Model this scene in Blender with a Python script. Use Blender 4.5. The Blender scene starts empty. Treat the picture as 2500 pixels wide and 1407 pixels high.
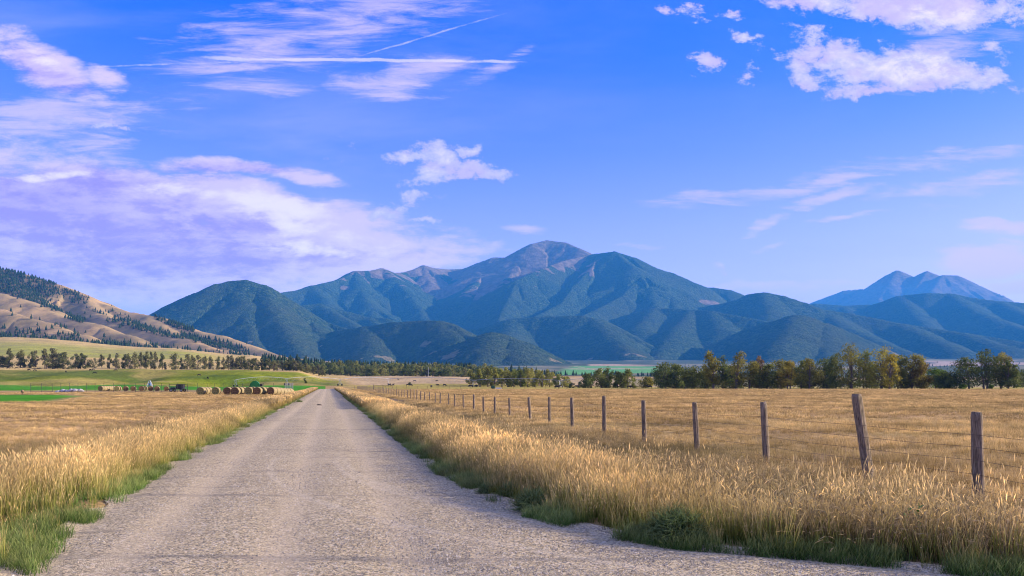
import bpy, bmesh, math, random
import numpy as np
from mathutils import Vector, Matrix
R = math.radians
sc = bpy.context.scene
C = sc.collection

# ------------------------------------------------------------------ camera
F = 2000.0; CX = 1250.0; HY = 938.0; H = 1.9        # focal length, centre and horizon in photo pixels; eye height
cam_d = bpy.data.cameras.new('camera'); cam = bpy.data.objects.new('camera', cam_d); C.objects.link(cam)
cam_d.sensor_width = 36.0; cam_d.lens = 36.0 * F / 2500.0
cam_d.shift_y = (HY - 703.5) / 2500.0
cam.location = (0, 0, H); cam.rotation_euler = (R(90), 0, 0)
cam_d.clip_start = 0.2; cam_d.clip_end = 80000
sc.camera = cam

# ------------------------------------------------------------------ sun, sky, exposure
SUN_AZ = 82.0      # degrees clockwise from the viewing direction
SUN_EL = 19.0
sd = bpy.data.lights.new('sun', 'SUN'); sun = bpy.data.objects.new('sun', sd); C.objects.link(sun)
sd.energy = 5.0; sd.angle = R(0.5); sd.color = (1.0, 0.83, 0.60)
sv = Vector((math.sin(R(SUN_AZ)) * math.cos(R(SUN_EL)), math.cos(R(SUN_AZ)) * math.cos(R(SUN_EL)), math.sin(R(SUN_EL))))
sun.rotation_euler = sv.to_track_quat('Z', 'Y').to_euler()
sun.location = (200, 50, 200)
sc.view_settings.view_transform = 'Standard'; sc.view_settings.look = 'None'
sc.view_settings.exposure = 1.34; sc.view_settings.gamma = 1.0; sc.view_settings.use_curve_mapping = False
sc.render.engine = 'CYCLES'
sc.cycles.use_denoising = True; sc.cycles.filter_width = 1.1
sc.cycles.max_bounces = 6; sc.cycles.diffuse_bounces = 3; sc.cycles.glossy_bounces = 2
sc.cycles.transmission_bounces = 3; sc.cycles.transparent_max_bounces = 8; sc.cycles.volume_bounces = 0
sc.cycles.caustics_reflective = False; sc.cycles.caustics_refractive = False


class NT:
    """tiny helper to write node trees"""
    def __init__(s, tree): s.t = tree; s.n = tree.nodes; s.l = tree.links
    def new(s, typ, **kw):
        n = s.n.new(typ)
        for k, v in kw.items(): setattr(n, k, v)
        return n
    def put(s, n, i, v):
        if v is None: return
        if isinstance(v, bpy.types.NodeSocket): s.l.new(v, n.inputs[i])
        else: n.inputs[i].default_value = v
    def math(s, op, a, b=None, c=None, clamp=False):
        n = s.new('ShaderNodeMath', operation=op); n.use_clamp = clamp
        for i, v in enumerate((a, b, c)): s.put(n, i, v)
        return n.outputs[0]
    def vmath(s, op, a, b=None, out=0):
        n = s.new('ShaderNodeVectorMath', operation=op)
        s.put(n, 0, a); s.put(n, 1, b)
        return n.outputs[out]
    def mix(s, f, a, b, typ='MIX', clamp=False):
        n = s.new('ShaderNodeMix', data_type='RGBA', blend_type=typ); n.clamp_factor = True; n.clamp_result = clamp
        s.put(n, 0, f)
        for i, v in ((6, a), (7, b)):
            if isinstance(v, tuple) and len(v) == 3: v = v + (1.0,)
            s.put(n, i, v)
        return n.outputs[2]
    def noise(s, vec, scale=1.0, detail=4.0, rough=0.5, dist=0.0, out=0):
        n = s.new('ShaderNodeTexNoise'); s.put(n, 'Vector', vec); s.put(n, 'Scale', scale); s.put(n, 'Detail', detail)
        s.put(n, 'Roughness', rough); s.put(n, 'Distortion', dist)
        return n.outputs[out]
    def mapping(s, vec, loc=(0, 0, 0), rot=(0, 0, 0), scale=(1, 1, 1), typ='POINT'):
        n = s.new('ShaderNodeMapping', vector_type=typ); s.put(n, 'Vector', vec)
        n.inputs['Location'].default_value = loc; n.inputs['Rotation'].default_value = rot; n.inputs['Scale'].default_value = scale
        return n.outputs[0]
    def ramp(s, v, lo, hi, a=0.0, b=1.0, smooth=True):
        n = s.new('ShaderNodeMapRange', interpolation_type='SMOOTHSTEP' if smooth else 'LINEAR'); n.clamp = True
        s.put(n, 0, v); s.put(n, 1, lo); s.put(n, 2, hi); s.put(n, 3, a); s.put(n, 4, b)
        return n.outputs[0]


def build_world():
    w = bpy.data.worlds.new('World'); sc.world = w; w.use_nodes = True
    t = NT(w.node_tree); t.n.clear()
    out = t.new('ShaderNodeOutputWorld'); bg = t.new('ShaderNodeBackground')
    t.l.new(bg.outputs[0], out.inputs[0])
    bg.inputs['Strength'].default_value = 0.092
    sky = t.new('ShaderNodeTexSky', sky_type='NISHITA'); sky.sun_disc = False
    sky.sun_elevation = R(SUN_EL); sky.sun_rotation = R(SUN_AZ)
    sky.altitude = 1500; sky.air_density = 1.0; sky.dust_density = 0.6; sky.ozone_density = 2.5
    tc = t.new('ShaderNodeTexCoord'); d = tc.outputs['Generated']
    sep = t.new('ShaderNodeSeparateXYZ'); t.l.new(d, sep.inputs[0])
    x, y, z = sep.outputs
    # a deeper, more saturated blue overhead that pales towards the horizon
    hz = t.ramp(z, 0.0, 0.45)
    # the picture's polarised blue: gain of the sky colour by elevation
    gain = t.mix(hz, SKY_LOW, SKY_HIGH)
    base = t.mix(1.0, sky.outputs[0], gain, 'MULTIPLY')
    # gnomonic direction coordinates towards +Y
    yy = t.math('MAXIMUM', y, 0.08)
    u = t.math('DIVIDE', x, yy); v = t.math('DIVIDE', z, yy)
    cmb = t.new('ShaderNodeCombineXYZ'); t.l.new(u, cmb.inputs[0]); t.l.new(v, cmb.inputs[1]); uv = cmb.outputs[0]
    ahead = t.ramp(y, 0.25, 0.5)

    def warp(vec, scale, amt, detail=5, sx=1.0, rough=0.55):
        m = t.mapping(vec, scale=(sx, 1, 1))
        nz = t.noise(m, scale, detail, rough, out=1)
        c = t.vmath('SUBTRACT', nz, (0.5, 0.5, 0.5))
        c2 = t.vmath('MULTIPLY', c, (amt, amt * 0.75, 0))
        return t.vmath('ADD', vec, c2)

    chain = [None]
    def blobs(vec, lst):
        acc = None
        for (px, py, a, b, rot, k) in lst:
            # a vanishing dependence on the running result keeps the shader's stack short
            if chain[0] is not None:
                ma = t.new('ShaderNodeVectorMath', operation='MULTIPLY_ADD'); t.l.new(chain[0], ma.inputs[0]); ma.inputs[1].default_value = (1e-7, 1e-7, 0); t.l.new(vec, ma.inputs[2])
                vv = ma.outputs[0]
            else: vv = vec
            m = t.mapping(vv, loc=((px - CX) / F, (HY - py) / F, 0), rot=(0, 0, R(-rot)), scale=(a / F, b / F, 1), typ='TEXTURE')
            q = t.vmath('DOT_PRODUCT', m, m, out=1)
            val = t.math('MULTIPLY_ADD', q, -k, k)
            acc = val if acc is None else t.math('MAXIMUM', acc, val)
            chain[0] = acc
        return t.math('MAXIMUM', acc, -1.0)

    # ---- cumulus: crisp lit lumps
    wc = warp(uv, 26.0, 0.045, 8, 0.8, 0.66)
    cum = blobs(wc, CUMULUS)
    dn = t.noise(t.mapping(uv, scale=(0.8, 1.3, 1), rot=(0, 0, R(-18))), 34.0, 9, 0.70, 0.2)
    cd = t.math('ADD', cum, t.math('MULTIPLY', t.math('SUBTRACT', dn, 0.5), 4.6))
    ca = t.ramp(cd, 0.0, 0.75)
    # ---- the broad lavender bank on the left
    wl = warp(uv, 7.0, 0.09, 6, 0.55, 0.55)
    bank = blobs(wl, BANK)
    bn = t.noise(t.mapping(uv, scale=(0.5, 1.5, 1), rot=(0, 0, R(6))), 20.0, 9, 0.68, 0.15)
    bd = t.math('ADD', bank, t.math('MULTIPLY', t.math('SUBTRACT', bn, 0.5), 3.4))
    ba = t.ramp(bd, -0.45, 0.6)
    # ---- cirrus streaks and veils
    ws = warp(uv, 14.0, 0.06, 8, 0.6, 0.62)
    st = blobs(ws, STREAKS)
    sn = t.noise(t.mapping(uv, scale=(0.28, 2.0, 1), rot=(0, 0, R(15))), 26.0, 9, 0.68, 0.5)
    sdn = t.math('ADD', st, t.math('MULTIPLY', t.math('SUBTRACT', sn, 0.5), 4.6))
    sa = t.math('MULTIPLY', t.ramp(sdn, -0.3, 1.3), 0.75)
    # ---- contrails
    wt = warp(uv, 30.0, 0.006, 5)
    tr = t.ramp(t.math('ADD', blobs(wt, TRAILS), t.math('MULTIPLY', t.math('SUBTRACT', dn, 0.5), 2.2)), 0.0, 1.0)
    ta = t.math('MULTIPLY', tr, 0.5)
    # ---- high thin cirrus on a plane overhead, plus unseen veils added to whiten ambient light
    zz = t.math('MAXIMUM', t.math('ADD', z, 0.12), 0.05)
    pc = t.new('ShaderNodeCombineXYZ'); t.l.new(t.math('DIVIDE', x, zz), pc.inputs[0]); t.l.new(t.math('DIVIDE', y, zz), pc.inputs[1])
    hn = t.noise(t.mapping(pc.outputs[0], scale=(0.5, 1.0, 1), rot=(0, 0, R(-28))), 1.6, 8, 0.6, 0.5)
    left = t.ramp(t.math('SUBTRACT', t.math('MULTIPLY', u, -1.0), t.math('MULTIPLY', v, -0.2)), -0.15, 0.45, 0.25, 1.0)
    ha = t.math('MULTIPLY', t.math('MULTIPLY', t.ramp(hn, 0.42, 0.8), 0.55), left)
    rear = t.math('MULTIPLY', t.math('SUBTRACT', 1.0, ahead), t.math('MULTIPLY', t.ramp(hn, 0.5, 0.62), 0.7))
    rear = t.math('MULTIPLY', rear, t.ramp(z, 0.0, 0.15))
    over = t.math('MULTIPLY', t.ramp(z, 0.42, 0.62), t.ramp(hn, 0.36, 0.60, 0.0, 0.8))  # white veil above the frame, added to neutralise the ambient light
    # ---- colours of the cloud
    shade = blobs(wl, BANK_DARK)
    sh = t.ramp(t.math('ADD', shade, t.math('MULTIPLY', t.math('SUBTRACT', bn, 0.5), -4.5)), -0.6, 1.1)
    bank_c = t.mix(sh, CLOUD_LIT, CLOUD_SHADE)
    bn2 = t.noise(t.mapping(uv, loc=(-0.006, -0.012, 0), scale=(0.5, 1.5, 1), rot=(0, 0, R(6))), 20.0, 6, 0.66, 0.15)
    emb = t.ramp(t.math('SUBTRACT', bn, bn2), -0.10, 0.12)
    bank_c = t.mix(t.math('MULTIPLY', emb, 0.4), bank_c, CLOUD_LIT)
    hot = t.ramp(t.math('ADD', blobs(wl, BANK_HOT), t.math('MULTIPLY', t.math('SUBTRACT', bn, 0.5), 6.0)), 0.0, 1.5)
    bank_c = t.mix(hot, bank_c, CLOUD_HOT)
    cum_c = t.mix(t.ramp(cd, 0.35, 2.1), CLOUD_EDGE, CLOUD_HOT)
    cn = t.noise(t.mapping(uv, loc=(0.012, -0.02, 0), scale=(0.7, 1.4, 1)), 20.0, 5, 0.5)
    dn2 = t.noise(t.mapping(uv, loc=(-0.005, -0.008, 0), scale=(0.8, 1.3, 1), rot=(0, 0, R(-18))), 34.0, 7, 0.68, 0.2)
    cum_c = t.mix(t.ramp(t.math('SUBTRACT', dn2, dn), 0.0, 0.14, 0, .55), cum_c, CLOUD_MID)
    cum_c = t.mix(t.ramp(cn, 0.45, 0.68, 0.0, 0.75), cum_c, CLOUD_MID)
    # low cloud lies behind more air, so it starts out brighter
    low = t.ramp(z, 0.0, 0.24, 1.65, 1.0)
    def lift(c):
        n = t.new('ShaderNodeVectorMath', operation='SCALE'); t.put(n, 0, c); t.l.new(low, n.inputs['Scale']); return n.outputs[0]
    bank_c = lift(bank_c); cum_c = lift(cum_c); LIT = lift(CLOUD_LIT)
    col = base
    wisp = CLOUD_WISP
    col = t.mix(ha, col, wisp)
    col = t.mix(rear, col, CLOUD_FILL_VEIL)
    col = t.mix(over, col, CLOUD_FILL_VEIL)
    col = t.mix(t.math('MULTIPLY', sa, ahead), col, LIT)
    col = t.mix(t.math('MULTIPLY', ta, ahead), col, CLOUD_HOT)
    col = t.mix(t.math('MULTIPLY', t.math('MULTIPLY', ba, 0.97), ahead), col, bank_c)
    col = t.mix(t.math('MULTIPLY', t.math('MULTIPLY', ca, 0.93), ahead), col, cum_c)
    t.l.new(col, bg.inputs['Color'])
    w.cycles.sampling_method = 'MANUAL'; w.cycles.sample_map_resolution = 512


SKY_LOW = (1.9, 1.02, 1.25); SKY_HIGH = (0.04, 0.40, 1.9)
CLOUD_HOT = (5.6, 4.7, 5.6); CLOUD_LIT = (4.3, 3.3, 5.1); CLOUD_MID = (3.6, 2.7, 5.0)
CLOUD_SHADE = (2.2, 1.4, 3.9); CLOUD_EDGE = (2.9, 2.7, 5.0); CLOUD_WISP = (2.4, 2.4, 5.2); CLOUD_FILL_VEIL = (3.9, 3.85, 3.9)
# clouds: centre px, py, half axes, tilt (deg, + = rises to the left), weight
CUMULUS = [(2035, 140, 130, 62, 25, 1.0), (2160, 170, 200, 50, 8, 1.3), (2290, 165, 170, 55, 12, 1.3), (2110, 215, 120, 22, -8, 0.9),
           (1985, 110, 50, 34, 30, 0.8), (2425, 190, 75, 20, 18, 0.7), (2440, 125, 42, 26, 30, 0.5), (1935, 155, 60, 30, 20, 0.5),
           (1730, 152, 55, 24, 15, 0.75), (1838, 176, 38, 24, -20, 0.45), (1808, 85, 55, 18, 18, 0.6), (1690, 24, 45, 18, 0, 0.5),
           (1618, 24, 26, 14, 10, 0.4), (1975, 195, 60, 24, 20, 0.6), (2260, 20, 210, 60, 4, 1.5), (2060, 10, 190, 32, 4, 0.8),
           (2450, 25, 110, 40, 0, 0.8), (1875, 117, 36, 10, 5, 0.2), (1660, 175, 24, 9, 8, 0.2), (1770, 36, 40, 8, 0, 0.25),
           (1060, 390, 60, 56, 35, 1.1), (1125, 365, 46, 18, 5, 0.8), (1000, 385, 64, 22, 0, 0.8), (1190, 418, 66, 22, 12, 1.1), (1110, 415, 70, 30, 10, .8),
           (1040, 440, 70, 22, -12, 0.6), (1015, 482, 60, 16, -8, 0.55), (960, 515, 75, 22, -12, 0.7), (1040, 540, 40, 7, 0, 0.5),
           (860, 340, 22, 8, 0, 0.1), (795, 390, 16, 6, 0, 0.1), (240, 412, 28, 12, 0, 0.2), (1648, 606, 15, 9, 20, 0.4), (1683, 640, 20, 8, 15, 0.3),
           (1748, 657, 18, 11, 25, 0.6), (280, 308, 60, 8, 6, 0.6), (160, 298, 40, 6, 5, 0.4)]
BANK = [(2400, 640, 115, 34, 4, 0.5), (2460, 560, 80, 12, 2, 0.35), (2470, 700, 90, 12, 0, 0.3), (60, 500, 420, 75, 0, 1.3), (350, 470, 260, 50, 8, 1.1), (600, 500, 230, 60, 14, 1.1), (820, 590, 260, 60, 6, 1.1), (450, 640, 700, 110, 0, 1.1), (150, 560, 420, 120, 0, 1.2), (420, 500, 330, 75, 14, 1.0), (650, 555, 300, 85, 12, 1.2), (880, 600, 220, 60, 6, 0.9),
        (560, 408, 190, 24, 2, 0.75), (330, 416, 50, 10, 0, 0.4), (740, 430, 80, 18, 12, 0.5), (200, 470, 330, 40, 2, 0.9), (300, 680, 760, 80, 0, 0.95), (820, 560, 240, 60, 10, 0.7), (980, 640, 200, 40, 0, 0.7),
        (1000, 612, 110, 30, 4, 0.5), (100, 150, 150, 50, 30, 0.75), (60, 115, 80, 40, 30, 0.5), (255, 190, 60, 24, 25, 0.35),
        (700, 660, 400, 50, 0, 0.5), (0, 440, 60, 20, 0, 0.6), (-200, 400, 300, 120, 0, 0.6)]
BANK_DARK = [(60, 520, 420, 130, 0, 1.3), (300, 600, 420, 110, 6, 1.2), (100, 580, 380, 90, 0, 0.9), (420, 590, 200, 70, 15, 1.0), (350, 540, 300, 40, 12, 0.7), (120, 180, 110, 36, 28, 0.3), (150, 640, 700, 50, 0, 0.8),
             (500, 415, 180, 20, 0, 0.2)]
BANK_HOT = [(670, 530, 150, 66, 12, 1.4), (760, 622, 170, 20, 2, 0.9), (900, 600, 150, 40, 5, 0.4), (450, 470, 120, 22, 14, 0.5), (80, 120, 70, 18, 32, 0.5), (180, 435, 150, 12, 0, 0.5)]
STREAKS = [(1010, 190, 130, 48, -14, 0.9), (900, 205, 110, 32, 8, 0.8), (1180, 180, 100, 20, -28, 0.5), (640, 120, 260, 90, -18, 0.55),
           (860, 50, 330, 80, -14, 0.6), (560, 175, 150, 36, 14, 0.3), (120, 275, 250, 42, 4, 0.8), (70, 310, 130, 26, 4, 0.8), (230, 350, 110, 26, 10, 0.7),
           (1960, 455, 190, 16, -6, 0.8), (2020, 480, 140, 16, -10, 0.9), (1780, 485, 130, 18, 0, 0.5), (1870, 550, 70, 15, -24, 1.1), (2070, 525, 90, 10, -8, 0.7),
           (2400, 640, 120, 44, 0, 1.7), (2440, 555, 90, 16, 4, 1.4), (2480, 590, 60, 24, 0, 1.0), (1850, 700, 260, 12, -1, 0.5), (2460, 705, 80, 20, 0, 0.7),
           (2250, 400, 240, 22, -6, 0.55), (2350, 460, 180, 30, -4, 0.5), (1280, 560, 60, 16, 0, 0.8), (1560, 592, 50, 7, 0, 0.3), (2330, 110, 160, 60, -20, 0.4), (1870, 612, 40, 6, -6, 0.35), (1660, 500, 60, 8, 10, 0.25)]
TRAILS = [(880, 147, 410, 5, 0.5, 1.3), (560, 143, 90, 6, 4, 1.0), (320, 160, 330, 3.0, -2.0, 0.5), (1040, 90, 235, 3.2, -16.5, 0.6), (1215, 150, 75, 4.5, 2, 1.0)]
build_world()

# ------------------------------------------------------------------ noise in numpy
def _h(ix, iy, s):
    with np.errstate(over='ignore'):
        n = (ix.astype(np.int64) * 374761393 + iy.astype(np.int64) * 668265263 + s * 1442695041) & 0xFFFFFFFF
        n = ((n ^ (n >> 13)) * 1274126177) & 0xFFFFFFFF
        n = n ^ (n >> 16)
    return (n & 0xFFFF) / 65535.0
def vn(x, y, s=0):
    x = np.asarray(x, float); y = np.asarray(y, float)
    xi = np.floor(x); yi = np.floor(y); fx = x - xi; fy = y - yi
    fx = fx * fx * (3 - 2 * fx); fy = fy * fy * (3 - 2 * fy)
    a = _h(xi, yi, s); b = _h(xi + 1, yi, s); c = _h(xi, yi + 1, s); d = _h(xi + 1, yi + 1, s)
    return (a * (1 - fx) + b * fx) * (1 - fy) + (c * (1 - fx) + d * fx) * fy
def fbm(x, y, s=0, o=4, g=0.5):
    t = 0; a = 1; n = 0
    for i in range(o):
        t = t + a * vn(x * 2 ** i + 17.3 * i, y * 2 ** i - 9.1 * i, s + i); n += a; a *= g
    return t / n
def sm(a, b, x): 
    t = np.clip((x - a) / (b - a), 0, 1); return t * t * (3 - 2 * t)

# ------------------------------------------------------------------ ground heights
GC = np.array([-600, 0, 400, 600, 720, 800, 900, 1100, 1400, 1700, 2100, 2500, 3100], float)
GR = [(0, [0] * 13), (100, [0] * 13), (200, [-.2] * 4 + [-.1] + [0] * 8), (320, [0] * 13),
      (420, [1.0, 1.0, .9, .9, .9, .6, .2, .1, 0, 0, 0, 0, 0]), (460, [3, 3, 2.6, 2.5, 1.5, .9, .6, .4, .1, 0, 0, 0, 0]),
      (560, [12.5, 12.5, 12, 11.5, 9.5, 4, 3, 2.6, 1.2, 0, 0, 0, 0]), (700, [14.5, 14.5, 14.5, 14.2, 13, 8, 6, 6, 3, 1.5, 1, 1, 1]),
      (900, [22, 22, 21, 19, 16, 13, 11, 9.5, 6, 4, 3, 3, 3]), (1300, [50, 50, 44, 37, 30, 22, 20, 17, 14, 12, 10, 10, 10]),
      (1800, [112, 106, 82, 66, 50, 38, 31, 27, 20, 18, 18, 20, 20]), (2600, [170, 150, 110, 90, 74, 62, 52, 46, 33, 33, 40, 44, 44]),
      (4000, [260, 240, 180, 150, 120, 100, 92, 88, 86, 86, 88, 96, 96]), (6500, [320, 300, 240, 210, 200, 195, 190, 190, 190, 190, 195, 200, 200]),
      (12000, [350] * 13), (40000, [400] * 13)]
GY = np.array([r[0] for r in GR], float); GZ = np.array([r[1] for r in GR], float)
def s0(x, y): return x + 0.225 * y          # sideways offset from the road's axis line
RY = np.array([-30, -4, 1, 5, 6, 7, 8.1, 8.5, 9.0, 9.45, 10.4, 11.4, 12.4, 13.7, 15, 18, 400])
RO = np.array([70, 70, 60, 31, 17.5, 10.6, 6.9, 6.2, 5.4, 4.25, 3.65, 3.15, 2.95, 2.82, 2.7, 2.5, 2.35])
LY = np.array([-30, -2, 2, 5, 7, 8.3, 10, 14, 17, 400]); LO = np.array([-70, -70, -40, -5.5, -3.4, -3.1, -3.35, -3.55, -3.65, -3.55])
def road_r(y): return np.interp(y, RY, RO)
def road_l(y): return np.interp(y, LY, LO)
def ground(x, y):
    x = np.asarray(x, float); y = np.asarray(y, float)
    yy = np.maximum(y, 1.0)
    u = np.clip(CX + F * x / np.maximum(yy, 60), GC[0], GC[-1])
    i = np.clip(np.searchsorted(GC, u, side='right') - 1, 0, len(GC) - 2); fu = (u - GC[i]) / (GC[i + 1] - GC[i]); fu = fu * fu * (3 - 2 * fu)
    yc = np.clip(yy, 0, 39999)
    j = np.clip(np.searchsorted(GY, yc, side='right') - 1, 0, len(GY) - 2); fy = (yc - GY[j]) / (GY[j + 1] - GY[j])
    z = (GZ[j, i] * (1 - fu) + GZ[j, i + 1] * fu) * (1 - fy) + (GZ[j + 1, i] * (1 - fu) + GZ[j + 1, i + 1] * fu) * fy
    o = s0(x, y)
    near = 1 - sm(250, 330, y)
    ridge = sm(6, 10.5, y)
    # roadside ditches
    z = z - near * 0.45 * np.exp(-((o - 6.6) / 1.7) ** 2) * sm(9, 14, y)
    z = z - near * 0.3 * np.exp(-((o + 7.5) / 2.2) ** 2)
    z = z + (fbm(x / 9, y / 9, 3, 3) - 0.5) * 0.22 * (1 - np.exp(-((o + 0.6) / 5.5) ** 4)) * sm(5, 9, y)
    bed = sm(-.35, .15, o - road_l(y)) * (1 - sm(-.15, .35, o - road_r(y))) * (1 - sm(290, 300, y))
    z = z * (1 - bed) - 0.07 * bed
    # swells of the bench and the benchland behind
    z = z + (fbm(x / 90, y / 140, 5, 4) - 0.5) * 6.0 * sm(430, 560, y) * (1 - sm(3000, 6000, y) * 0.5) * (1 - 0.7 * sm(-60, 40, x))
    # gullies cut into the face of the bench
    face = np.exp(-((y - 500) / 55) ** 2) * (1 - sm(-130, -90, x - 0 * y))
    z = z - face * 5.0 * np.abs(np.sin(x / 26.0 + 2.2 * fbm(x / 60, y / 60, 8, 2))) ** 3 * sm(-420, -230, x)
    z = z + (fbm(x / 500, y / 500, 11, 4) - 0.5) * 26 * sm(1200, 2600, y)
    return z
def gz(x, y): return float(ground(np.array([x]), np.array([y]))[0])
def on(px, Y, dz=0.0):
    """a spot on the ground Y metres out, in the direction of photo column px"""
    x = (px - CX) / F * Y
    return Vector((x, Y, gz(x, Y) + dz))

# ------------------------------------------------------------------ mesh helpers
def grid_mesh(name, X, Y, Z, wrap=False):
    nr, nc = X.shape
    me = bpy.data.meshes.new(name)
    co = np.stack([X, Y, Z], -1).reshape(-1, 3).astype(np.float32)
    me.vertices.add(len(co)); me.vertices.foreach_set('co', co.ravel())
    idx = np.arange(nr * nc).reshape(nr, nc)
    if wrap: idx = np.concatenate([idx, idx[:, :1]], 1)
    a = idx[:-1, :-1].ravel(); b = idx[:-1, 1:].ravel(); c = idx[1:, 1:].ravel(); d = idx[1:, :-1].ravel()
    q = np.stack([a, b, c, d], -1)
    set_quads(me, q); return me
def set_quads(me, q):
    q = np.asarray(q, np.int32); k = q.shape[1]; n = len(q)
    me.loops.add(n * k); me.loops.foreach_set('vertex_index', q.ravel())
    me.polygons.add(n); me.polygons.foreach_set('loop_start', np.arange(0, n * k, k, dtype=np.int32))
    try: me.polygons.foreach_set('loop_total', np.full(n, k, np.int32))
    except Exception: pass
    me.update(calc_edges=True); me.validate()
def smooth(me): me.polygons.foreach_set('use_smooth', np.ones(len(me.polygons), bool))
def vcol(me, name, cols):
    at = me.color_attributes.new(name, 'FLOAT_COLOR', 'POINT')
    a = np.ones((len(me.vertices), 4), np.float32); a[:, :3] = cols
    at.data.foreach_set('color', a.ravel())
def vflo(me, name, v):
    at = me.attributes.new(name, 'FLOAT', 'POINT'); at.data.foreach_set('value', np.asarray(v, np.float32).ravel())
def obj(name, me, mat=None, parent=None, loc=None, **props):
    if isinstance(me, bmesh.types.BMesh):
        m = bpy.data.meshes.new(name); me.to_mesh(m); me.free(); me = m
    o = bpy.data.objects.new(name, me); C.objects.link(o)
    if mat is not None and len(me.materials) == 0: me.materials.append(mat)
    if parent is not None: o.parent = parent
    if loc is not None: o.location = loc
    for k, v in props.items(): o[k] = v
    return o
def thing(name, label, cat, loc=(0, 0, 0), rz=0.0, group=None):
    o = bpy.data.objects.new(name, None); C.objects.link(o); o.empty_display_size = 0.3
    o.location = loc; o.rotation_euler = (0, 0, rz); o['label'] = label; o['category'] = cat
    if group: o['group'] = group
    return o
def copy_tree(o, loc=None, rz=None, scale=None, label=None, group=None, parent=None, color=None):
    c = o.copy(); C.objects.link(c)
    if parent is not None: c.parent = parent
    if loc is not None: c.location = loc
    if rz is not None: c.rotation_euler = (0, 0, rz)
    if scale is not None: c.scale = scale
    if label: c['label'] = label
    if group: c['group'] = group
    if color: c.color = color
    for ch in list(o.children): copy_tree(ch, parent=c, color=color)
    return c
def tube(bm, pts, rad, n=6, cap=True):
    """a tapered tube through pts"""
    rings = []
    for i, p in enumerate(pts):
        p = Vector(p)
        a = Vector(pts[max(i - 1, 0)]); b = Vector(pts[min(i + 1, len(pts) - 1)]); d = (b - a).normalized()
        up = Vector((0, 0, 1)) if abs(d.z) < 0.9 else Vector((1, 0, 0))
        s = d.cross(up).normalized(); t = s.cross(d)
        r = rad[i] if hasattr(rad, '__len__') else rad
        rings.append([bm.verts.new(p + (s * math.cos(2 * math.pi * k / n) + t * math.sin(2 * math.pi * k / n)) * r) for k in range(n)])
    for a, b in zip(rings, rings[1:]):
        for k in range(n): bm.faces.new((a[k], a[(k + 1) % n], b[(k + 1) % n], b[k]))
    if cap:
        bm.faces.new(rings[0][::-1]); bm.faces.new(rings[-1])
    return rings
def box(bm, c, s, rot=None):
    v = []
    for k in range(8):
        p = Vector(((k & 1) - .5, ((k >> 1) & 1) - .5, ((k >> 2) & 1) - .5)); p = Vector((p.x * s[0], p.y * s[1], p.z * s[2]))
        if rot: p = rot @ p
        v.append(bm.verts.new(p + Vector(c)))
    for f in ((0, 2, 3, 1), (4, 5, 7, 6), (0, 1, 5, 4), (2, 6, 7, 3), (0, 4, 6, 2), (1, 3, 7, 5)): bm.faces.new([v[i] for i in f])

# ------------------------------------------------------------------ materials
def mat_base(name, rough=0.9, spec=0.2):
    m = bpy.data.materials.new(name); m.use_nodes = True
    t = NT(m.node_tree); b = t.n['Principled BSDF']
    b.inputs['Roughness'].default_value = rough; b.inputs['Specular IOR Level'].default_value = spec
    return m, t, b
def mat_simple(name, col, rough=0.8, var=0.25, scale=6.0, metal=0.0, spec=0.3, bump=0.0):
    m, t, b = mat_base(name, rough, spec); b.inputs['Metallic'].default_value = metal
    tc = t.new('ShaderNodeTexCoord')
    n = t.noise(tc.outputs['Object'], scale, 5, 0.6)
    dark = tuple(c * (1 - var) for c in col); lite = tuple(min(1, c * (1 + var)) for c in col)
    t.l.new(t.mix(t.ramp(n, 0.3, 0.7), dark, lite), b.inputs['Base Color'])
    if bump:
        bp = t.new('ShaderNodeBump'); bp.inputs['Strength'].default_value = bump; bp.inputs['Distance'].default_value = 0.02
        t.l.new(n, bp.inputs['Height']); t.l.new(bp.outputs[0], b.inputs['Normal'])
    return m

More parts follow.
